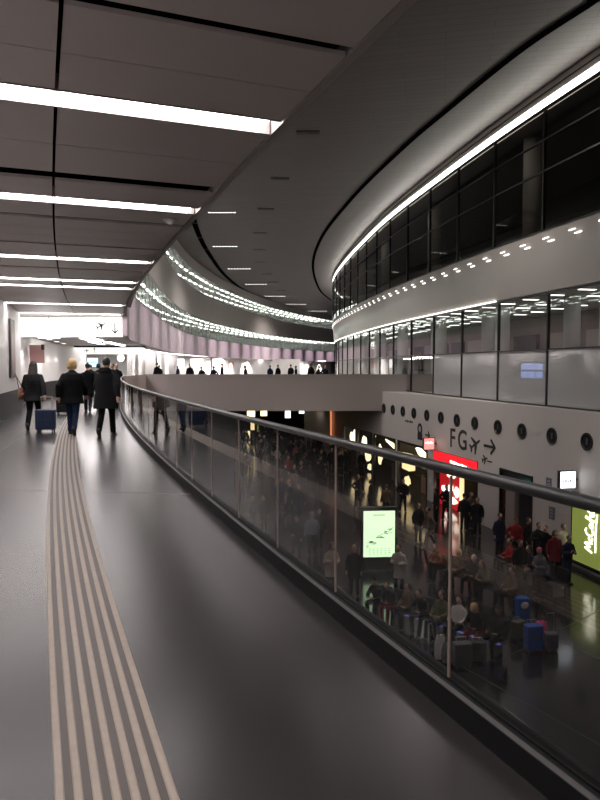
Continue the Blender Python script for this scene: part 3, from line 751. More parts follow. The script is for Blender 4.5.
for q in range(10): MB().box((h * .6 - .9 + q * .2, .67 + (q % 4) * .45, -1.1), (.07, .09, .06)).obj('packet', M[('creamtext', 'red', 'wood', 'trim')[q % 4]] if q % 4 else M['trim'], t)
t, h, H = shop(5, labs[5]); t.name = 'doorway'; t['category'] = 'doorway'
MB().box((-h * .28, 1.15, -.08), (h * .42, 1.05, .03)).obj('door_leaf', M['interior'], t)
MB().box((h * .35, 1.2, -.1), (h * .5, 1.2, .05)).obj('door_frame', M['black'], t)
MB().box((0, H - .4, -.1), (h * .95, .3, .03)).obj('transom', M['darkgrey'], t)
e = MB().box((h * .55, H - .42, .05), (.28, .11, .04)).obj('exit_sign', M['exitgreen'], t)
mb = MB(); arrow_poly(mb, 0, .2, org=(h * .55 + .12, H - .42), z=.092, th=.16); mb.box((h * .55 - .12, H - .42, .095), (.03, .07, .006)); mb.obj('exit_symbol', M['creamtext'], e)
# blade signs hanging out from the wall
def blade(px, py, w, hh, m, lab, marks):
    u, z = onR(px, py); p = R(u, z, .45); t = root('blade_sign', p, math.atan2(RN.y, RN.x) + radians(-8) , label=lab, cat='sign')
    t.rotation_euler = (0, 0, radians(12)); MB().box((0, 0, 0), (w / 2 + .03, .08, hh / 2 + .03)).obj('case', M['black'], t)
    MB().box((0, -.085, 0), (w / 2, .01, hh / 2)).obj('lit_face', M[m], t)
    mb = MB()
    for k in range(5): mb.box((-w * .3 + k * w * .15, -.1, marks[1] + .02 * (k % 2)), (w * .05, .004, .03 + .02 * (k % 2)))
    mb.obj('faint_marks', M[marks[0]], t); MB().box((w / 2 + .14, 0, 0), (.13, .02, .03)).obj('bracket', M['black'], t)
blade(436, 443.5, .58, .6, 'pinksign', 'small square pink lit sign hanging above the red shop corner', ('creamtext', .05))
blade(577, 479, .62, .62, 'whitesign', 'small square white lit sign hanging beside the green panel', ('inkfaint', -.05))
for (px, py), lab in (((549, 484), 'small blue poster on the beige wall, the higher one, under the handrail line'), ((552, 513), 'small blue poster on the beige wall, the lower one, above seated people')):
    u, z = onR(px, py); t = wallroot('wall_poster', u, z, .005, label=lab, cat='poster')
    MB().box((0, 0, 0), (.2, .27, .006)).obj('backing', M['trim'], t); MB().box((0, 0, .01), (.18, .24, .004)).obj('print', M['blueposter'], t)
    mb = MB()
    for k in range(3): mb.box((0, -.14 + k * .13, .015), (.1, .03, .003))
    mb.obj('panel_marks', M['inkfaint'], t)
# green lit panel
ug, zg = onR(574, 495); ug1 = ug + 2.6
t = wallroot('illuminated_sign', (ug + ug1) / 2, (ZO + LZ) / 2 - .0, .02, label='tall glowing green wall panel with white handwritten lettering turned upright', cat='illuminated panel')
hw = (ug1 - ug) / 2; hh = (zg - LZ) / 2 - .05
MB().box((0, 0, -.01), (hw + .08, hh + .06, .04)).obj('frame', M['black'], t); MB().box((0, 0, .035), (hw, hh - .08, .01)).obj('lit_face', M['greenlit'], t)
mb = MB(); blob(mb, [(-hw * .9, hh - .12), (-hw * .2, hh - .1), (-hw * .5, hh - .5), (-hw * .8, hh - .3)], .046, .05); mb.obj('leaf_image', mat('olive print', (.5, .5, .2), .4, emit=(.4, .42, .12), strength=.6), t)
# handwriting as strokes: text x runs upward, text y runs to the left
strokes = [[(0, 0), (.12, .55), (.2, .95), (.28, .5), (.34, .2), (.42, .6), (.52, 1.0), (.58, .5), (.62, .02)],
           [(.98, .42), (.86, .5), (.76, .3), (.8, .05), (.98, .1)],
           [(1.5, .85), (1.36, 1.0), (1.12, .75), (1.08, .3), (1.25, .0), (1.5, .15)],
           [(1.86, .45), (1.7, .5), (1.6, .25), (1.68, .03), (1.84, .15), (1.9, .45), (1.9, .05)],
           [(1.98, .25), (2.15, .6), (2.3, 1.0), (2.2, 1.05), (2.14, .6), (2.1, -.25)], [(2.02, .45), (2.35, .5)],
           [(2.38, .22), (2.6, .3), (2.58, .5), (2.42, .45), (2.4, .12), (2.55, .0), (2.72, .12)], [(2.6, .68), (2.72, .85)],
           [(.1, -.42), (.9, -.34), (1.8, -.3), (2.6, -.36)]]
u0_, z0_ = onR(594, 553); u1_, z1_ = onR(594, 511); sc = (z1_ - z0_) / 2.75; cx = (ug + ug1) / 2
lett = root('lettering'); lett.parent = t
for st in strokes:
    mb = MB(); pts = [(u0_ - cx - .02 - y * sc * .78 - x * .0 + x * sc * .06, z0_ - (ZO + LZ) / 2 + x * sc, .055) for x, y in st]
    P = Path([(p[0], p[1]) for p in pts]); q = [Vector((P.at(P.L * k / 14).x, P.at(P.L * k / 14).y, .055)) for k in range(15)]
    mb.loft(q, [(.05, .012)] * 15, side=(0, 0, 1), n=6) if False else mb.loft(q, [.03] * 15, side=(0, 0, 1), n=6); mb.obj('stroke', M['creamtext'], lett)

# ---- advertising totem with map screen
p0 = at_z(379, 571, LZ); t = root('advertising_totem', p0, radians(4), label='freestanding advertising totem with a glowing pale green map screen', cat='totem')
k = p0.y / FPX; W = 32 * k / 2; zs1 = at_y(379, 511, p0.y).z - LZ; zs0 = at_y(379, 557, p0.y).z - LZ
MB().box((0, .14, (zs1 + .1) / 2 + .03), (W + .1, .12, (zs1 + .1) / 2)).obj('case', M['black'], t)
s = MB().box((0, .01, (zs0 + zs1) / 2), (W, .012, (zs1 - zs0) / 2)).obj('screen', M['screen'], t)
MB().box((0, .14, .03), (W + .2, .3, .03)).obj('base', M['darkgrey'], t)
M['mapgrey'] = mat('map relief print', (.2, .3, .2), .5); rr = random.Random(2); mb = MB()
for q in range(26):
    x = rr.uniform(-W * .8, W * .8); z = zs0 + (zs1 - zs0) * (.42 + .16 * sin(x * 3) + rr.uniform(-.05, .05)); mb.box((x, -.004, z), (rr.uniform(.03, .09), .003, rr.uniform(.006, .016)), R=Matrix.Rotation(rr.uniform(-.5, .3), 3, 'Y'))
for q in range(6):
    for r_ in range(4): mb.box((-W * .6 + q * W * .25, -.004, zs0 + .1 + r_ * .07), (.03, .002, .008))
mb.box((0, -.004, zs1 - .15), (.22, .002, .012)); mb.obj('map_print', M['mapgrey'], s)
# ---- bank of blue monitors behind the milky glass
p = at_y(510.5, 370, 30.0); dF = F.d_at_y(29.6); q = F.at(dF, .8, 1.45); tg = F.tan(dF)
t = root('monitor_bank', q, math.atan2(tg.y, tg.x) + pi, label='bank of six small blue monitors on the milky glass band', cat='monitor bank')
for a in range(3):
    for b in range(2): MB().box((-.62 + a * .62, -.0, -.2 + b * .36), (.24, .02, .14)).obj('screen', M['bluelit'], t)
MB().box((0, .03, 0), (.95, .01, .4)).obj('mount', M['interior'], t)

# ---- lit posters and shops far under the bridge
YB = 70.0
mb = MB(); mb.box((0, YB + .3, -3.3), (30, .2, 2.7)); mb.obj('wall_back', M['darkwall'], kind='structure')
far = [((247, 403), (255, 417), 'warm', 'bright cream light box at the far left, upper of the stacked pair'), ((244, 431), (250, 438), 'warm', 'small bright yellow square box low at the far left'),
       ((250.6, 420), (254.5, 430), 'warm2', 'dim yellow light box with a person before it'), ((260.5, 404), (267, 416), 'warm', 'bright cream light box, second from the left under the bridge'),
       ((257, 421), (258.6, 432), 'greenlit', 'thin green glowing strip between the cream boxes'),
       ((285, 405), (290.5, 418), 'whitesign', 'pale blue lit poster under the bridge'), ((299, 404), (306, 413.5), 'whitesign', 'pale blue lit sign under the bridge, wider one'), ((307.6, 406), (310.5, 412), 'whitesign', 'small pale blue lit sign right of the wider one'),
       ((318, 408), (320, 422), 'warm2', 'thin yellow lit strip, left of three under the bridge'), ((322, 408), (324, 426), 'warm2', 'thin yellow lit strip, middle of three under the bridge'), ((326, 409), (328, 424), 'warm', 'thin yellow lit strip, right of three under the bridge')]
for (a, b, m, lab) in far:
    yy = YB - .1; p = at_y(a[0], max(a[1], 404), yy); q = at_y(b[0], b[1], yy); cx = (p.x + q.x) / 2; cz = (p.z + q.z) / 2; w = abs(q.x - p.x) / 2; h = abs(p.z - q.z) / 2
    t = MB().box((0, .06, 0), (w + .06, .06, h + .06)).obj('light_box', M['black'], loc=(cx, yy + .04, cz), label=lab, cat='light box'); MB().box((0, -.01, 0), (w, .012, h)).obj('lit_face', M[m], t)
a = at_z(331, 436, LZ); y0 = 56.0; p = at_y(331, 433, y0)
t = root('lit_pillar', (p.x, y0, LZ), label='slim glowing orange pillar under the bridge corner', cat='pillar'); M['orange'] = mat('orange lit', (.8, .3, .15), .5, emit=(.9, .28, .12), strength=.4)
MB().box((0, 0, 2.2), (.07, .07, 2.2)).obj('shaft', M['orange'], t); MB().box((0, 0, .06), (.2, .2, .06)).obj('base', M['black'], t)
# bright things in the concourse beyond the bridge parapet
M['hot'] = mat('bright shop light', (.9, .9, .9), .5, emit=(1, .98, .96), strength=1.4)
p, q = at_y(186, 353, 117.6), at_y(206, 374, 117.6)
for (a, b, m, lab) in (((173, 352), (184, 368), 'hot', 'bright white shop window beyond the bridge, left one'), ((190, 352), (203, 366), 'hot', 'bright white shop window beyond the bridge, right one'), ((206, 362), (211, 371), 'whitesign', 'small bluish screen beside the bright shop window')):
    p = at_y(*a, 117.5); q = at_y(*b, 117.5); t = MB().box((0, .06, 0), (abs(q.x - p.x) / 2 + .1, .06, abs(p.z - q.z) / 2 + .1)).obj('shop_window', M['steel'], loc=((p.x + q.x) / 2, 117.69, (p.z + q.z) / 2), label=lab, cat='shop window')
    MB().box((0, -.01, 0), (abs(q.x - p.x) / 2, .012, abs(p.z - q.z) / 2)).obj('lit_face', M[m], t)
for px, lab in ((148, 'reddish poster on the white wall left of the bridge'), (231, 'pinkish poster on the white wall beyond the bridge')):
    path, o_ = (WB, 0) if px < 200 else (WC, 0); best = min((abs((path.at(d).x / path.at(d).y) * FPX + 300 - px), d) for d in [path.L * i / 200 for i in range(201)])[1]
    q = path.at(best, .02, 2.05); tg = path.tan(best); t = root('wall_poster', q, math.atan2(tg.y, tg.x), label=lab, cat='poster'); MB().box((0, 0, 0), (1.6, .02, .55)).obj('frame', M['trim'], t); MB().box((0, -.025, 0), (1.5, .006, .5)).obj('print', M['poster'], t)
# wall washers: small recessed downlights that make the scallops on the white walls
proto = None
def washer(q, aim, e, ang, lab, grp):
    global proto
    if proto is None:
        proto = o = MB().loft([(0, 0, 0), (0, 0, -.02)], [.13, .13], n=16).obj('wall_washer', M['dot']); MB().loft([(0, 0, .002), (0, 0, -.012)], [.16, .16], n=16).obj('ring', M['trim'], o)
    else: o = copy_tree(proto)
    o.location = q; tag(o, lab, 'downlight', grp); lamp('SPOT', (q.x, q.y, q.z - .06), e, (1, .95, .88), .05, aim=aim, angle=ang, blend=.7)
for i, y in enumerate((28.5, 30.8, 33.4, 36.2, 39.2)):
    d = LW.d_at_y(y); washer(LW.at(d, .45, 2.98), LW.at(d, .1, 0), 70, 75, 'recessed downlight washing the white corridor wall', 'wall washers along the white corridor wall')
for i in range(6):
    d = WB.d_at_y(48) + 1.5 + i * 4.2; washer(WB.at(d, .7, 2.98), WB.at(d, .1, 0), 260, 80, 'recessed downlight washing the white wall left of the bridge', 'wall washers beyond the bridge, left')
for i in range(9):
    d = 3 + i * 7; washer(WC.at(d, 1.0, 2.98), WC.at(d, .1, 0), 600, 85, 'recessed downlight washing the far white wall beyond the bridge', 'wall washers beyond the bridge, far')
# linear lights on the concourse ceiling
proto = None
for i in range(14):
    d = GP.d_at_y(30) + 2 + i * 8.0
    if d > GP.L - 6: break
    q = GP.at(d, -2.0, 2.97); tg = GP.tan(d)
    if proto is None: proto = o = MB().box((0, 0, -.0), (3.2, .16, .02)).obj('ceiling_light', M['tube']); MB().box((0, 0, .015), (3.25, .2, .012)).obj('frame', M['trim'], o)
    else: o = copy_tree(proto)
    o.location = q; o.rotation_euler = (0, 0, math.atan2(tg.y, tg.x)); tag(o, f'linear ceiling light under the curved gallery, {nth(i + 1)} counted from the near left end', 'ceiling light', 'ceiling lights of the far concourse')
for i, (y, x0, x1) in enumerate(((30, -11.5, -7.8), (33.5, -12.4, -8.6), (38, -13.6, -9.4), (50, -18, -12.6))):
    o = copy_tree(proto); o.location = ((x0 + x1) / 2, y, 2.97); o.scale = ((x1 - x0) / 6.5, 1, 1); tag(o, f'linear ceiling light crossing the passage beyond the header sign, {nth(i + 1)} behind it', 'ceiling light', 'ceiling lights beyond the header sign')

# ---- hall lighting: added high fill spots, and added spots scalloping the pink fascia
for (x, y, e) in ((7.5, 14, 500), (5.2, 28, 1500), (-2, 44, 2200), (-4, 62, 3800), (0, 84, 4600), (1, 110, 5600)):
    lamp('SPOT', (x, y, 12.9), e, (1, .93, .88), .6, aim=(x + .6, y + .1, 0), angle=150, blend=.9)
d = GP.d_at_y(27) + 4; i = 0
while d < GP.L - 5:
    p0 = GP.at(d, 8, 12.9); lamp('SPOT', p0, 1700 if i < 8 else 2700, (1, .84, .93), .1, aim=GP.at(d, 0, 3.6), angle=29, blend=1); d += 6.4; i += 1
for (x, y) in ((6.5, 22), (5.5, 32), (0, 40), (1.5, 27), (-1, 34), (-3, 56), (2, 60)):  # bare spots added over the lower hall as fill
    lamp('SPOT', (x, y, -1.4 if y > 45 else 10), 600 if y > 45 else 650, (1, .85, .75), .4, aim=(x, y, LZ), angle=110 if y > 45 else 60, blend=.8)

for (x, y, e) in ((-17, 52, 90), (-14.5, 47, 50), (-19, 90, 1500), (-24, 105, 2000), (-14, 112, 2000), (-10, 104, 900), (-14.5, 84, 900), (-4, 124, 900), (4, 145, 900), (-13, 33, 30)):  # bare area lamps added as fill below the concourse ceiling
    lamp('AREA', (x, y, 2.93), e, (1, .97, .93), 4, aim=(x, y, 0))

# ================================================================ PEOPLE
def V(*a): return Vector(a)
POSES = {
 # pelvis z, torso lean (forward +y), joints for right (+x) side then left: elbow, wrist, hand tip ; knee, ankle, toe
 'stand': dict(pz=.95, lean=0, arms=[((.25, -.03, 1.13), (.26, .05, .89), (.25, .09, .76)), ((-.25, -.02, 1.13), (-.26, .06, .89), (-.25, .10, .76))],
               legs=[((.10, .02, .52), (.11, -.01, .09)), ((-.10, .02, .52), (-.12, -.01, .09))]),
 'phone': dict(pz=.95, lean=.03, arms=[((.26, .04, 1.12), (.10, .26, 1.18), (.04, .30, 1.27)), ((-.26, .04, 1.12), (-.09, .27, 1.14), (-.03, .32, 1.2))],
               legs=[((.11, .03, .52), (.13, -.01, .09)), ((-.09, .0, .52), (-.10, -.03, .09))]),
 'hip': dict(pz=.95, lean=0, arms=[((.34, -.06, 1.17), (.20, .06, 1.02), (.13, .10, 1.0)), ((-.25, .0, 1.13), (-.24, .12, .91), (-.22, .18, .80))],
               legs=[((.13, .02, .52), (.18, .0, .09)), ((-.10, .02, .52), (-.12, .03, .09))]),
 'walk': dict(pz=.93, lean=.04, arms=[((.25, .08, 1.12), (.25, .25, .93), (.24, .31, .82)), ((-.25, -.12, 1.13), (-.27, -.10, .88), (-.26, -.06, .76))],
               legs=[((.09, -.02, .50), (.10, -.26, .17)), ((-.09, .16, .52), (-.10, .22, .09))]),
 'pull': dict(pz=.94, lean=.03, arms=[((.27, -.10, 1.13), (.31, -.17, .90), (.33, -.20, .80)), ((-.25, .08, 1.12), (-.24, .22, .95), (-.22, .27, .84))],
               legs=[((.09, .13, .52), (.10, .16, .09)), ((-.09, -.01, .50), (-.10, -.22, .15))]),
 'sit': dict(pz=.52, lean=-.04, arms=[((.26, .0, .72), (.17, .24, .66), (.10, .33, .66)), ((-.26, .0, .72), (-.17, .24, .66), (-.10, .33, .68))],
               legs=[((.13, .46, .53), (.13, .50, .09)), ((-.13, .45, .53), (-.16, .42, .09))]),
 'sitlean': dict(pz=.52, lean=.22, arms=[((.25, .28, .72), (.12, .46, .72), (.06, .54, .76)), ((-.25, .28, .72), (-.12, .46, .70), (-.05, .54, .74))],
               legs=[((.16, .46, .53), (.15, .40, .09)), ((-.14, .46, .53), (-.12, .52, .09))]),
}
def remeshed(mb, name, mats, vox, smooth=6):
    me = mb.mesh(name, mats); o = bpy.data.objects.new('tmp', me); COL.objects.link(o)
    r = o.modifiers.new('r', 'REMESH'); r.mode = 'VOXEL'; r.voxel_size = vox; r.use_smooth_shade = True
    if smooth: s = o.modifiers.new('s', 'SMOOTH'); s.factor = .5; s.iterations = smooth
    bpy.context.view_layer.update()
    me2 = bpy.data.meshes.new_from_object(o.evaluated_get(bpy.context.evaluated_depsgraph_get())); bpy.data.objects.remove(o); bpy.data.meshes.remove(me)
    me2.name = name; me2.polygons.foreach_set('use_smooth', [True] * len(me2.polygons)); return me2
def figure(pose, coat='jacket', hair='short', fine=False, bulk=1.0):
    P = POSES[pose]; pz = P['pz']; L = P['lean']; sit = pose.startswith('sit')
    T = lambda x, y, z: V(x, y + L * (z - .95) / .5, z + pz - .95)    # torso frame (standing heights)
    sh = [T(.172, 0, 1.365), T(-.172, 0, 1.365)]; hp = [V(.09, 0, pz - .03), V(-.09, 0, pz - .03)]
    vox = .011 if fine else .02; out = {}
    # body: one continuous figure
    b = MB()
    b.loft([T(0, 0, .88), T(0, 0, 1.0), T(0, .0, 1.12), T(0, .01, 1.28), T(0, 0, 1.40), T(0, -.01, 1.46)], [(.15, .10), (.155, .10), (.13, .095), (.155, .11), (.15, .09), (.07, .06)], n=16)
    b.loft([T(0, -.01, 1.42), T(0, .01, 1.56)], [.055, .05], n=12)
    hc = T(0, .035, 1.64)
    b.ball(hc, (.079, .098, .114), n=16, k=12); b.ball(hc + V(0, .035, -.06), (.05, .05, .055)); b.ball(hc + V(0, .098, -.012), (.014, .022, .024), n=8, k=6)
    for s in (-1, 1): b.ball(hc + V(s * .075, -.005, -.008), (.012, .022, .03), n=8, k=6)
    b.ball(hc + V(0, .085, -.055), (.028, .012, .010), n=8, k=6)
    for i in (0, 1):
        e, w, h = [V(*q) for q in P['arms'][i]]; kn, an = [V(*q) for q in P['legs'][i]]; s = 1 if i == 0 else -1
        b.loft([sh[i], e], [.048, .038], n=10); b.loft([e, w], [.038, .025], n=10)
        b.loft([hp[i], hp[i].lerp(kn, .5), kn], [.085, .075, .055], n=12); b.loft([kn, kn.lerp(an, .35), an], [.052, .055, .036], n=12)
        fw = V(0, 1, 0); b.loft([an + V(0, -.02, -.04), an + fw * .13 + V(0, 0, -.055)], [.036, .03], n=10)
        dr = (h - w).normalized(); sd = dr.cross(V(0, 1, .3)).normalized(); b.loft([w, w + dr * .05, w + dr * .09], [(.022, .018), (.036, .017), (.036, .015)], side=sd, n=10)
        if fine:
            for q, ln in enumerate((.07, .08, .075, .058)):
                o = w + dr * .085 + sd * (-.027 + q * .018); nr = sd.cross(dr); b.loft([o, o + dr * ln * .5 + nr * .004, o + dr * ln * .95 + nr * .016], [.0085, .0078, .006], n=6)
            o = w + dr * .03 + sd * .033 * s; b.loft([o, o + dr * .035 + sd * .02 * s, o + dr * .06 + sd * .022 * s], [.012, .01, .008], n=6)
        else: b.loft([w + dr * .085, w + dr * .165], [(.034, .013), (.026, .011)], side=sd, n=8)
    out['body'] = remeshed(b, 'person_body', [], .0085 if fine else vox, 2)
    # coat or jacket
    c = MB(); k = bulk
    hem = {'jacket': .86, 'coat': .62, 'parka': .74}[coat]
    rows = [(T(0, -.005, 1.49), (.07, .065)), (T(0, 0, 1.455), (.105, .085)), (T(0, 0, 1.405), (.165 * k, .11 * k)), (T(0, .005, 1.28), (.19 * k, .135 * k)), (T(0, .005, 1.12), (.185 * k, .13 * k)), (T(0, 0, .96), (.19 * k, .135 * k))]
    if sit: rows += [(T(0, .03, .90), (.2 * k, .15 * k))]
    else: rows += [(T(0, 0, .86), (.2 * k, .14 * k))] + ([(T(0, 0, hem), (.215 * k, .165 * k))] if hem < .8 else [])
    c.loft([r[0] for r in rows], [r[1] for r in rows], n=20)
    for i in (0, 1):
        e, w, h = [V(*q) for q in P['arms'][i]]
        ka = .5 + .5 * k; c.ball(sh[i], (.068 * ka, .068 * ka, .062 * ka)); c.loft([sh[i], e], [.067 * ka, .060 * ka], n=12); c.ball(e, (.058 * k,) * 3); c.loft([e, e.lerp(w, .5), w + (w - e).normalized() * .01], [.058 * k, .056 * k, .048 * k], n=12)
    if hair in ('hood',): c.loft([T(0, -.04, 1.42), T(0, -.09, 1.48), T(0, -.10, 1.54)], [(.14, .08), (.15, .085), (.11, .05)], n=14)
    else: c.loft([T(0, -.01, 1.44), T(0, -.005, 1.50)], [(.075, .07), (.07, .065)], n=14)
    if sit and coat != 'jacket':
        for i in (0, 1): kn = V(*P['legs'][i][0]); c.loft([hp[i], hp[i].lerp(kn, .6)], [.12, .11], n=12)
    out['coat'] = remeshed(c, 'person_coat', [], vox * 1.0, 4)
    # trousers
    t = MB(); t.loft([V(0, 0, pz + .07), V(0, 0, pz - .02), V(0, .0, pz - .09)], [(.165, .12), (.17, .125), (.15, .11)], n=16)
    for i in (0, 1):
        kn, an = [V(*q) for q in P['legs'][i]]
        t.loft([hp[i], hp[i].lerp(kn, .5), kn], [.105, .092, .072], n=12); t.ball(kn, (.072,) * 3); t.loft([kn, kn.lerp(an, .4), an + V(0, 0, -.03)], [.071, .068, .062], n=12)
    out['trousers'] = remeshed(t, 'person_trousers', [], vox, 4)
    out['shoes'] = []
    for i in (0, 1):
        s_ = MB()
        an = V(*P['legs'][i][1]); tip = an.z > .12
        R_ = Matrix.Rotation(-.9 if tip else 0, 3, 'X')
        for c_, r_ in ((V(0, .06, -.05), (.05, .13, .036)), (V(0, -.01, -.01), (.048, .055, .06))): s_.ball(an + R_ @ c_, r_, R=R_, n=12, k=8)
        if not tip: s_.box(an + V(0, .055, -.078), (.046, .125, .011))
        out['shoes'].append(s_.mesh('person_shoe', [], True))
    h = MB(); H = hc
    if hair == 'short' or hair == 'hood': h.ball(H + V(0, -.018, .022), (.088, .098, .108), n=14, k=10)
    if hair == 'bob': h.ball(H + V(0, -.022, .02), (.106, .108, .115), n=14, k=10); h.loft([H + V(0, -.045, .02), H + V(0, -.045, -.06), H + V(0, -.04, -.12)], [(.108, .075), (.118, .08), (.10, .065)], n=14)
    if hair == 'long': h.ball(H + V(0, -.018, .02), (.094, .102, .108), n=14, k=10); h.loft([H + V(0, -.04, .04), H + V(0, -.06, -.08), H + V(0, -.10, -.22), H + V(0, -.115, -.38)], [(.10, .06), (.115, .065), (.125, .05), (.08, .025)], n=14)
    if hair == 'cap': h.ball(H + V(0, -.005, .035), (.084, .098, .088), n=14, k=10); h.ball(H + V(0, .10, .03), (.055, .05, .010), n=10, k=6)
    if hair == 'hat': h.ball(H + V(0, -.008, .04), (.088, .102, .10), n=14, k=10); h.ball(H + V(0, -.005, .135), (.03, .03, .03), n=8, k=6)
    out['hair'] = remeshed(h, 'person_hair', [], .014 if fine else .02, 3)
    f = MB()
    for s in (-1, 1): f.ball(H + V(s * .028, .082, .012), (.011, .008, .007), n=8, k=6)
    f.ball(H + V(0, .098, -.055), (.022, .006, .005), n=8, k=6); out['face'] = f.mesh('person_face', [], True)
    return out
def cloth(name, c, r=.8): return mat(name, c, r, noise=.18, nscale=14, bump=.2, bscale=90, spec=.1)
CM = {'black': cloth('black cloth', (.007, .007, .008)), 'charcoal': cloth('charcoal cloth', (.016, .016, .018)), 'navy': cloth('navy cloth', (.014, .02, .045)), 'jeans': cloth('blue denim', (.022, .034, .075)),
      'grey': cloth('grey cloth', (.12, .12, .14)), 'bluegrey': cloth('blue grey cloth', (.22, .23, .29)), 'beige': cloth('beige cloth', (.42, .34, .26)), 'cream': cloth('cream cloth', (.45, .42, .37)), 'red': cloth('red cloth', (.26, .02, .022)),
      'darkred': cloth('dark red cloth', (.18, .02, .03)), 'brown': cloth('brown cloth', (.11, .07, .045)), 'orange': cloth('rust cloth', (.18, .06, .025)), 'olive': cloth('olive cloth', (.12, .12, .07)), 'white': cloth('white cloth', (.62, .60, .58)),
      'blue': cloth('bright blue cloth', (.02, .09, .36)), 'pink': cloth('pink cloth', (.7, .12, .25)),
      'skin': mat('skin', (.50, .30, .22), .5, noise=.05, nscale=20), 'hairdark': mat('dark hair', (.02, .014, .01), .5, noise=.3, nscale=60), 'hairbrown': mat('brown hair', (.06, .035, .02), .5, noise=.3, nscale=60),
      'hairblond': mat('blond hair', (.55, .36, .17), .5, noise=.2, nscale=60), 'hairgrey': mat('grey hair', (.35, .34, .33), .5, noise=.2, nscale=60), 'shoe': mat('shoe leather', (.02, .018, .016), .4), 'eye': mat('dark eye', (.03, .015, .012), .3)}
_fig = {}
def get_fig(*k, **kw):
    key = (k, tuple(sorted(kw.items())))
    if key not in _fig: _fig[key] = figure(*k, **kw)
    return _fig[key]
def person(loc, rz, pose, coat, hair, cols, label, group=None, h=1.0, fine=False, bulk=1.0, face=True):
    """cols: coat, trousers, hair"""
    m = get_fig(pose, coat, hair, fine=fine, bulk=bulk); t = root('person', loc, rz, label=label, cat='person', group=group); t.scale = (h, h, h)
    for part, nm, c in (('body', 'body', 'skin'), ('coat', 'coat', cols[0]), ('trousers', 'trousers', cols[1]), ('shoes0', 'shoe', 'shoe'), ('shoes1', 'shoe', 'shoe'), ('hair', 'hat' if hair in ('hat', 'cap') else 'hair', cols[2]), ('face', 'face', 'eye')):
        if part == 'face' and not face: continue
        me = m['shoes'][int(part[-1])] if part.startswith('shoes') else m[part]
        if not me.materials: me.materials.append(None)
        o = link(me, nm, t); o.material_slots[0].link = 'OBJECT'; o.material_slots[0].material = CM[c]
    return t
# small single-mesh figures for the distance
def far_mesh(pose, coat, hair, cols):
    m = get_fig(pose, coat, hair); bm = bmesh.new()
    mats = ['skin', cols[0], cols[1], 'shoe', cols[2]]
    for i, part in enumerate(('body', 'coat', 'trousers', 'shoes', 'hair')):
        n0 = len(bm.faces); [bm.from_mesh(x) for x in (m[part] if part == 'shoes' else [m[part]])]; bm.faces.ensure_lookup_table()
        for f in bm.faces[n0:]: f.material_index = i
    me = bpy.data.meshes.new('person'); bm.to_mesh(me); bm.free()
    for c in mats: me.materials.append(CM[c])
    return me
_far = {}
def far_person(loc, rz, key, label, group=None, h=1.0):
    if key not in _far: _far[key] = far_mesh(*key)
    o = link(_far[key], 'person', None, loc, (0, 0, rz), label=label, cat='person', group=group); o.scale = (h, h, h); return o

# ---- luggage
def suitcase(loc, rz, w, hgt, dp, m, label, pull=.45, tilt=0, name='suitcase', group=None):
    t = root(name, loc, rz, label=label, cat='suitcase', group=group); t.rotation_euler = (tilt, 0, rz)
    o = MB().box((0, 0, hgt / 2 + .06), (w / 2, dp / 2, hgt / 2)).obj('shell', m, t); bevel(o, .035, 3)
    mb = MB()
    for q in range(5): mb.box((-w * .36 + q * w * .18, -dp / 2 - .004, hgt / 2 + .06), (.008, .006, hgt * .38))
    mb.obj('ribs', m, t); MB().box((0, -dp / 2 - .006, hgt * .52 + .06), (w / 2 - .03, .006, .006)).obj('zip', M['darkgrey'], t)
    mb = MB()
    for s in (-1, 1): mb.loft([(s * w * .28, dp * .35, hgt + .04), (s * w * .28, dp * .35, hgt + .06 + pull)], [.008, .008], n=8)
    mb.loft([(-w * .32, dp * .35, hgt + .06 + pull), (w * .32, dp * .35, hgt + .06 + pull)], [.013, .013], n=8); mb.obj('handle', M['steel'], t)
    for sx in (-1, 1):
        for sy in (-1, 1): MB().loft([(sx * (w / 2 - .05) - .012, sy * (dp / 2 - .04), .03), (sx * (w / 2 - .05) + .012, sy * (dp / 2 - .04), .03)], [.03, .03], side=(0, 1, 0), n=14).obj('wheel', M['black'], t)
    return t
def soft_bag(loc, rz, w, hgt, dp, m, label, name='bag', straps=True):
    t = root(name, loc, rz, label=label, cat='bag')
    b = MB(); b.loft([(0, 0, 0), (0, 0, hgt * .15), (0, 0, hgt * .6), (0, 0, hgt * .95), (0, 0, hgt)], [(w * .42, dp * .42), (w * .5, dp * .5), (w * .48, dp * .46), (w * .36, dp * .25), (w * .3, dp * .12)], n=16); b.obj('bag_body', m, t, smooth=True)
    MB().ball((0, -dp * .5, hgt * .4), (w * .32, .04, hgt * .22)).obj('pocket', m, t, smooth=True)
    if straps:
        for s in (-1, 1): MB().loft([(-w * .2, s * .03, hgt * .9), (-w * .14, s * .05, hgt * 1.25), (w * .14, s * .05, hgt * 1.25), (w * .2, s * .03, hgt * .9)], [.012] * 4, n=8).obj('strap', M['darkgrey'], t, smooth=True)
    return t

# ---- the three walkers in the corridor, and those ahead of them
zf = 0.0
def foot(px, py): return at_z(px, py, .0)
w1 = foot(34, 430); w2 = foot(72.5, 435); w3 = foot(106.5, 436)
M['puffer'] = cloth('quilted black jacket', (.018, .018, .02), .6)
t = person(w1, radians(8), 'pull', 'parka', 'long', ('charcoal', 'black', 'hairdark'), 'woman seen from behind with long dark hair, padded dark jacket and brown shoulder bag', h=1.0, fine=True, bulk=1.1)
q = MB()
for k in range(5): q.loft([(.0, -.145 - .0 * k, 1.0 + k * .08), (.0, -.146, 1.012 + k * .08)], [(.15, .012), (.15, .012)], n=12)
q.obj('quilting', CM['black'], t)
t2 = soft_bag(tuple(w1 + V(-.29, -.04, .78)), radians(90), .34, .30, .13, mat('tan leather', (.20, .09, .05), .5, noise=.2), 'brown leather shoulder bag hanging at the long-haired woman\'s left side', name='shoulder_bag', straps=False)
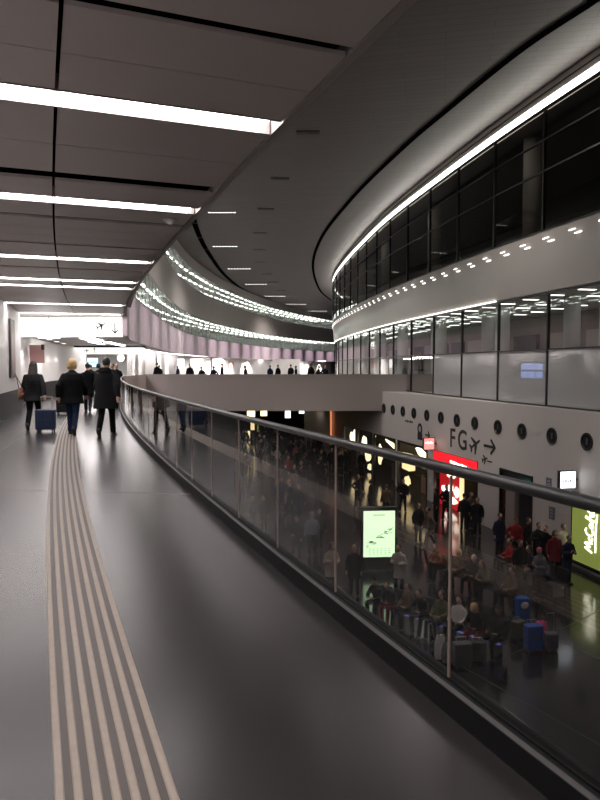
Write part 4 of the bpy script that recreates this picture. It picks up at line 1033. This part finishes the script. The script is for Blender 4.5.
MB().loft([(-.12, 0, .26), (-.06, .10, .62), (.02, .16, .66), (.1, 0, .28)], [.012] * 4, n=8).obj('strap', mat('tan strap', (.16, .07, .04), .5), t2, smooth=True)
person(w2, radians(4), 'walk', 'parka', 'bob', ('black', 'jeans', 'hairblond'), 'person seen from behind with short blond hair, black coat and blue jeans', h=1.03, fine=True, bulk=1.28)
person(w3, radians(-2), 'pull', 'coat', 'hood', ('charcoal', 'black', 'hairdark'), 'broad person seen from behind in a dark hooded parka and black trousers beside the balustrade', h=1.04, fine=True, bulk=1.3)
navyshell = mat('navy suitcase fabric', (.02, .035, .085), .5, noise=.1, nscale=20)
s1 = foot(46, 432); suitcase((s1.x, s1.y, 0), radians(4), .46, .50, .24, navyshell, 'navy blue trolley suitcase pulled by the long-haired woman', pull=.30)
s2 = foot(63, 414); suitcase((s2.x, s2.y, 0), radians(6), .40, .46, .24, M['black'], 'black trolley suitcase between the woman and the blond person', pull=.35)
M['blueshell'] = mat('bright blue suitcase', (.03, .09, .42), .45)
person(foot(88, 412), radians(10), 'walk', 'coat', 'short', ('black', 'charcoal', 'hairdark'), 'dark-coated walker ahead, seen in the gap between the blond person and the hooded parka', h=1.0)
far_person(foot(98, 408), radians(-10), ('walk', 'jacket', 'short', ('charcoal', 'black', 'hairdark')), 'dark-clothed walker further ahead, mostly hidden behind the hooded parka')
far_person(foot(113, 403), radians(170), ('stand', 'jacket', 'short', ('charcoal', 'navy', 'hairdark')), 'dark-clothed far walker just right of the hooded parka, nearest the handrail')
far_person(foot(117, 400), radians(200), ('stand', 'coat', 'short', ('black', 'black', 'hairdark')), 'dark-clothed person right of the hooded parka, near the wall clock')
far_person(foot(91, 398), radians(20), ('walk', 'coat', 'short', ('black', 'black', 'hairdark')), 'small far walker in front of the bright end windows')
s3 = foot(131, 404)
# ---- heads above the bridge parapet
hd = [(157, 'standing man', 1.1), (159.5, '', 1.02), (178, '', .98), (190, '', 1.06), (202, '', .95), (214, '', .95), (222, '', 1.08), (246, '', .98), (270, '', 1.0), (278, '', 1.03), (291, '', 1.06), (296, '', .97), (311, '', 1.1), (318, '', .98), (325, '', 1.0)]
wh = ['by the two bright shop windows', 'left of the bright shop windows', 'at the reddish poster']
for i, (px, s_, h) in enumerate(hd):
    Y = random.uniform(50, 62); p = at_y(px, 380, Y)
    far_person((p.x, Y, 0), random.uniform(0, 6), (('stand', 'walk', 'hip')[i % 3], ('jacket', 'coat')[i % 2], 'short', (('black', 'charcoal', 'navy')[i % 3], 'black', 'hairdark')), f'dark-clothed traveller above the bridge parapet, {nth(i + 1)} counted from the left', 'travellers behind the bridge parapet', h)

# ---- lower hall: benches with seated people
def low(px, py, z=LZ): return at_z(px, py, z)
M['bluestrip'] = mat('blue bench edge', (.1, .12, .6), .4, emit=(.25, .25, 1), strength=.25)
def bench(a, b, label, n, blue=True):
    a = Vector(a); b = Vector(b); L_ = (b - a).length; mid = (a + b) / 2; rz = math.atan2(b.y - a.y, b.x - a.x); t = root('bench', (mid.x, mid.y, LZ), rz, label=label, cat='bench')
    for k in range(n):
        x = -L_ / 2 + L_ * (k + .5) / n; o = MB().box((x, 0, .42), (L_ / n / 2 - .02, .24, .03)).obj('seat', M['black'], t); bevel(o, .015)
        o = MB().box((x, .25, .68), (L_ / n / 2 - .03, .02, .22), R=Matrix.Rotation(-.15, 3, 'X')).obj('backrest', M['black'], t); bevel(o, .01)
    MB().box((0, 0, .36), (L_ / 2, .05, .03)).obj('beam', M['steel'], t)
    for s in (-1, 0, 1): MB().box((s * (L_ / 2 - .2), 0, .17), (.03, .2, .17)).obj('leg', M['darkgrey'], t)
    if blue: MB().box((0, -.245, .40), (L_ / 2, .01, .018)).obj('blue_edge', M['bluestrip'], t)
    return t, a, b, rz
SEATED = []
def seat_people(a, b, rz, specs, face_dir):
    for (f, pose, coat, hair, cols, lab) in specs:
        p = a.lerp(b, f); person((p.x, p.y, LZ - .02), rz + (pi if face_dir < 0 else 0) + random.uniform(-.25, .25), pose, coat, hair, cols, lab, h=random.uniform(.97, 1.04))
# front row, back to us
A0, A1 = low(374, 600, LZ + .45), low(505, 640, LZ + .45)
t, a, b, rz = bench(A0, A1, 'front bench row of black seats with thin blue edge in the lower hall', 8)
seat_people(a, b, rz, [
 (.05, 'sitlean', 'coat', 'cap', ('black', 'charcoal', 'black'), 'seated person in black with dark cap just right below the green map screen'),
 (.17, 'sitlean', 'jacket', 'short', ('charcoal', 'darkred', 'hairdark'), 'seated person in charcoal with dark red trousers on the front bench, left part'),
 (.29, 'sit', 'jacket', 'bob', ('brown', 'black', 'hairbrown'), 'seated person in a brown jacket on the front bench, left of the pale phone holder'),
 (.42, 'sitlean', 'jacket', 'short', ('charcoal', 'black', 'hairdark'), 'seated person in dark clothes looking down at a bright phone on the front bench'),
 (.55, 'sit', 'coat', 'long', ('olive', 'black', 'hairbrown'), 'seated woman in an olive coat left of the tan glass joint'),
 (.68, 'sit', 'jacket', 'short', ('white', 'black', 'hairdark'), 'seated person in a white jacket right beside the tan glass joint'),
 (.82, 'sitlean', 'jacket', 'bob', ('black', 'darkred', 'hairblond'), 'seated person with dark red trousers looking at a glowing phone'),
 (.95, 'sit', 'coat', 'hat', ('charcoal', 'black', 'charcoal'), 'seated person in charcoal with a woollen hat at the right end of the front bench')], -1)
B0, B1 = low(440, 566, LZ + .45), low(522, 598, LZ + .45)
t, a, b, rz = bench(B0, B1, 'second bench row of black seats behind the front one', 6, False)
seat_people(a, b, rz, [
 (.04, 'sitlean', 'jacket', 'short', ('orange', 'black', 'hairbrown'), 'seated person in a rust orange jacket left of the tan glass joint, second bench'),
 (.24, 'sit', 'coat', 'bob', ('brown', 'charcoal', 'hairblond'), 'seated blond person in a brown coat on the second bench'),
 (.44, 'sit', 'jacket', 'short', ('charcoal', 'black', 'hairgrey'), 'seated grey-haired person in charcoal on the second bench'),
 (.64, 'sitlean', 'jacket', 'long', ('olive', 'black', 'hairbrown'), 'seated person in olive with brown hair on the second bench, right half'),
 (.88, 'sit', 'coat', 'short', ('brown', 'charcoal', 'hairdark'), 'seated person in a brown coat at the right end of the second bench')], -1)
C0, C1 = low(505, 560, LZ + .45), low(563, 585, LZ + .45)
t, a, b, rz = bench(C0, C1, 'third bench row of black seats left of the green panel', 5, False)
seat_people(a, b, rz, [
 (.08, 'sit', 'jacket', 'short', ('red', 'charcoal', 'hairdark'), 'seated person in a bright red top with pale legs on the third bench'),
 (.42, 'sit', 'jacket', 'short', ('charcoal', 'beige', 'hairdark'), 'seated person in dark jacket and beige trousers on the third bench'),
 (.75, 'sitlean', 'jacket', 'bob', ('grey', 'black', 'hairbrown'), 'seated person in a grey jacket on the third bench near the green panel')], -1)
# phones held by two of the seated people
for f, lab in ((.42, 'small glowing phone in the hands of the dark-clothed seated person'), (.82, 'small glowing phone in the hands of the person with dark red trousers')):
    p = A0.lerp(A1, f); rzA = math.atan2(A1.y - A0.y, A1.x - A0.x); d = V(sin(rzA), -cos(rzA), 0) * .56
    t = MB().box((0, 0, 0), (.04, .008, .075)).obj('phone', M['black'], loc=(p.x + d.x, p.y + d.y, LZ + .78), rot=(radians(-50), 0, rzA), label=lab, cat='phone'); MB().box((0, .010, 0), (.036, .003, .068)).obj('screen', M['whitesign'], t)
# ---- standing people placed one by one
def st(px, pyfeet, rz, pose, coat, hair, cols, lab, h=1.0, near=True):
    p = low(px, pyfeet)
    if near: return person(tuple(p), radians(rz), pose, coat, hair, cols, lab, h=h)
    return far_person(tuple(p), radians(rz), (pose, coat, hair, cols), lab, None, h)
st(331, 594, 200, 'phone', 'coat', 'bob', ('beige', 'black', 'hairbrown'), 'woman in a knee-length beige coat standing near the glass, left of the map screen')
st(354, 596, 170, 'stand', 'coat', 'hat', ('black', 'black', 'beige'), 'person in black with a pale hat standing left of the map screen', .98)
st(399, 596, 150, 'phone', 'coat', 'short', ('cream', 'black', 'hairdark'), 'dark-haired woman in a pale coat just right of the map screen')
st(312, 556, 10, 'stand', 'jacket', 'short', ('bluegrey', 'charcoal', 'hairgrey'), 'grey-haired man in a light blue-grey jacket with his back turned', 1.03)
st(319, 550, 190, 'stand', 'jacket', 'short', ('charcoal', 'black', 'hairdark'), 'dark-clothed person just right of the grey-haired man in blue-grey')
st(297, 560, 160, 'hip', 'coat', 'short', ('black', 'black', 'hairdark'), 'person all in black left of the grey-haired man')
st(253, 531, 60, 'stand', 'jacket', 'cap', ('black', 'black', 'charcoal'), 'person in black with a cap standing alone at left, seen through the glass')
st(264, 533, 150, 'stand', 'coat', 'short', ('black', 'grey', 'hairdark'), 'black-coated person with grey trousers standing at left in the lower hall')
st(278, 512, 100, 'stand', 'coat', 'short', ('charcoal', 'grey', 'hairdark'), 'charcoal-coated person with grey trousers in the middle left of the hall')
st(287, 510, 250, 'walk', 'jacket', 'short', ('charcoal', 'cream', 'hairdark'), 'walking person with pale trousers in the middle left of the hall')
st(403, 512, 180, 'hip', 'jacket', 'short', ('black', 'black', 'hairdark'), 'black silhouette of a person before the tall yellow lit picture')
st(446, 520, 190, 'hip', 'coat', 'short', ('black', 'black', 'hairdark'), 'black silhouette of a person before the glowing red shop')
st(436, 523, 100, 'stand', 'jacket', 'bob', ('charcoal', 'black', 'hairdark'), 'dark person standing left of the red shop entrance')
st(464, 531, 0, 'stand', 'jacket', 'cap', ('charcoal', 'navy', 'black'), 'person in charcoal with a cap standing before the red shop shelves')
st(470, 529, 200, 'phone', 'coat', 'short', ('brown', 'charcoal', 'hairdark'), 'person in a brown coat before the red shop shelves')
st(477, 536, 160, 'stand', 'coat', 'short', ('black', 'black', 'hairdark'), 'black-coated person at the right side of the red shop')
st(499, 556, 200, 'stand', 'coat', 'short', ('navy', 'black', 'hairdark'), 'person in a navy coat standing left of the red jacket')
st(515, 562, 170, 'hip', 'jacket', 'cap', ('red', 'black', 'brown'), 'person in a bright red jacket and cap in front of the doorway')
st(527, 562, 230, 'stand', 'coat', 'short', ('black', 'black', 'hairdark'), 'black-coated person just right of the red jacket')
st(537, 568, 190, 'phone', 'jacket', 'short', ('charcoal', 'black', 'hairdark'), 'charcoal-jacketed person below the lower blue poster')
st(545, 572, 140, 'stand', 'coat', 'short', ('black', 'charcoal', 'hairbrown'), 'brown-haired person in a black coat beside the dark red coat')
st(554, 578, 180, 'stand', 'coat', 'bob', ('darkred', 'black', 'hairbrown'), 'person in a long dark red coat near the green panel')
st(562, 570, 210, 'stand', 'jacket', 'short', ('cream', 'black', 'hairbrown'), 'person with a pale top between the dark red coat and the green panel')
st(567, 584, 200, 'phone', 'jacket', 'short', ('navy', 'jeans', 'hairbrown'), 'person in a navy jacket at the left edge of the green panel')
st(540, 600, 120, 'phone', 'jacket', 'cap', ('grey', 'charcoal', 'pink'), 'person in a grey jacket with a pinkish cap, in front of the standing group')
st(519, 588, 200, 'stand', 'jacket', 'short', ('black', 'brown', 'hairdark'), 'person in black with brown trousers standing before the third bench', .96)
st(418, 543, 200, 'stand', 'coat', 'short', ('charcoal', 'black', 'hairdark'), 'charcoal-coated person standing right above the pale-coated woman')
st(430, 548, 90, 'walk', 'coat', 'short', ('brown', 'black', 'hairdark'), 'person in a brown coat walking between map screen and red shop')
st(386, 519, 20, 'stand', 'jacket', 'short', ('brown', 'charcoal', 'hairdark'), 'person in a brown jacket standing behind the map screen, right')
st(371, 513, 60, 'stand', 'coat', 'short', ('black', 'black', 'hairdark'), 'black-coated person standing behind the map screen, left')
st(358, 507, 200, 'hip', 'coat', 'bob', ('charcoal', 'black', 'hairbrown'), 'charcoal-coated person standing before the round yellow displays')
# ---- the crowd under and beyond the bridge
random.seed(11)
keys = [('stand', 'coat', 'short', ('black', 'black', 'hairdark')), ('walk', 'jacket', 'short', ('charcoal', 'navy', 'hairdark')), ('hip', 'jacket', 'bob', ('navy', 'black', 'hairbrown')), ('stand', 'jacket', 'short', ('charcoal', 'black', 'hairgrey')), ('phone', 'coat', 'short', ('charcoal', 'black', 'hairdark')), ('walk', 'coat', 'bob', ('black', 'charcoal', 'hairdark'))]
spots = []
tries = 0
while len(spots) < 74 and tries < 5000:
    tries += 1; py = random.uniform(442, 520) if random.random() < .45 else random.uniform(438, 478); px = random.uniform(236, 300) if py > 490 else random.uniform(236, 352 + (py - 440) * .4)
    if py > 478 and px < 285 and random.random() < .8: continue
    p = low(px, py)
    if (V(p.x, p.y, 0).to_2d() - R0).dot(RN) > .8 and p.y < 68 and all((p - q).length > .62 for q in spots): spots.append(p)
for i, p in enumerate(spots):
    far_person(tuple(p), random.uniform(0, 6.28), keys[i % 6], 'dark-clothed traveller standing in the dim crowd under and before the bridge', 'dim crowd in the lower hall under the bridge', random.uniform(.94, 1.06))
for (px, py, c, lab) in ((277, 470, 'white', 'person in a white top in the dim crowd under the bridge'), (296, 466, 'pink', 'person in a pinkish top in the dim crowd under the bridge'), (259, 462, 'grey', 'person in a light grey jacket at the left of the dim crowd'), (288, 482, 'darkred', 'person in a dark red jacket in front of the dim crowd'), (341, 470, 'cream', 'person in a pale jacket at the right of the dim crowd')):
    st(px, py, random.uniform(0, 360), 'stand', 'jacket', 'short', (c, 'black', 'hairdark'), lab, near=False)
# ---- luggage in the lower hall
g1_ = low(462, 667); suitcase((g1_.x, g1_.y, LZ), radians(8), .46, .58, .26, mat('grey suitcase', (.07, .07, .073), .5, noise=.1), 'grey suitcase standing in front of the front bench, next to the tan glass joint', pull=.1)
g2_ = low(440, 658); soft_bag((g2_.x, g2_.y, LZ), radians(20), .34, .62, .22, CM['white'], 'white and grey shopping bag on the floor left of the grey suitcase')
g2_ = low(447, 662); soft_bag((g2_.x, g2_.y, LZ), radians(-20), .30, .5, .22, CM['grey'], 'dark grey striped bag squeezed between the white bag and the grey suitcase')
g3_ = low(477, 662); suitcase((g3_.x, g3_.y, LZ), radians(-8), .42, .5, .25, M['black'], 'black suitcase on the floor right of the grey one', pull=.05)
g4_ = low(533, 651); suitcase((g4_.x, g4_.y, LZ), radians(12), .46, .66, .28, mat('bright blue shell', (.015, .07, .36), .4), 'bright blue suitcase standing at the right end of the front bench', pull=.1)
g5_ = low(518, 640); suitcase((g5_.x, g5_.y, LZ), radians(30), .36, .5, .24, mat('olive shell', (.06, .06, .03), .5), 'dark olive suitcase left of the bright blue one', pull=.05)
g6_ = low(522, 628); t = suitcase((g6_.x, g6_.y, LZ), radians(10), .36, .85, .26, CM['blue'], 'tall blue and white bag standing behind the bright blue suitcase', pull=.0); MB().ball((0, -.14, .72), (.12, .03, .1)).obj('white_patch', CM['white'], t, smooth=True)
g7_ = low(541, 640); soft_bag((g7_.x, g7_.y, LZ), radians(5), .4, .55, .25, CM['pink'], 'pink and red bag right of the bright blue suitcase')
g8_ = low(551, 650); suitcase((g8_.x, g8_.y, LZ), radians(5), .34, .42, .22, CM['grey'], 'grey trolley with raised handle right of the pink bag', pull=.5)
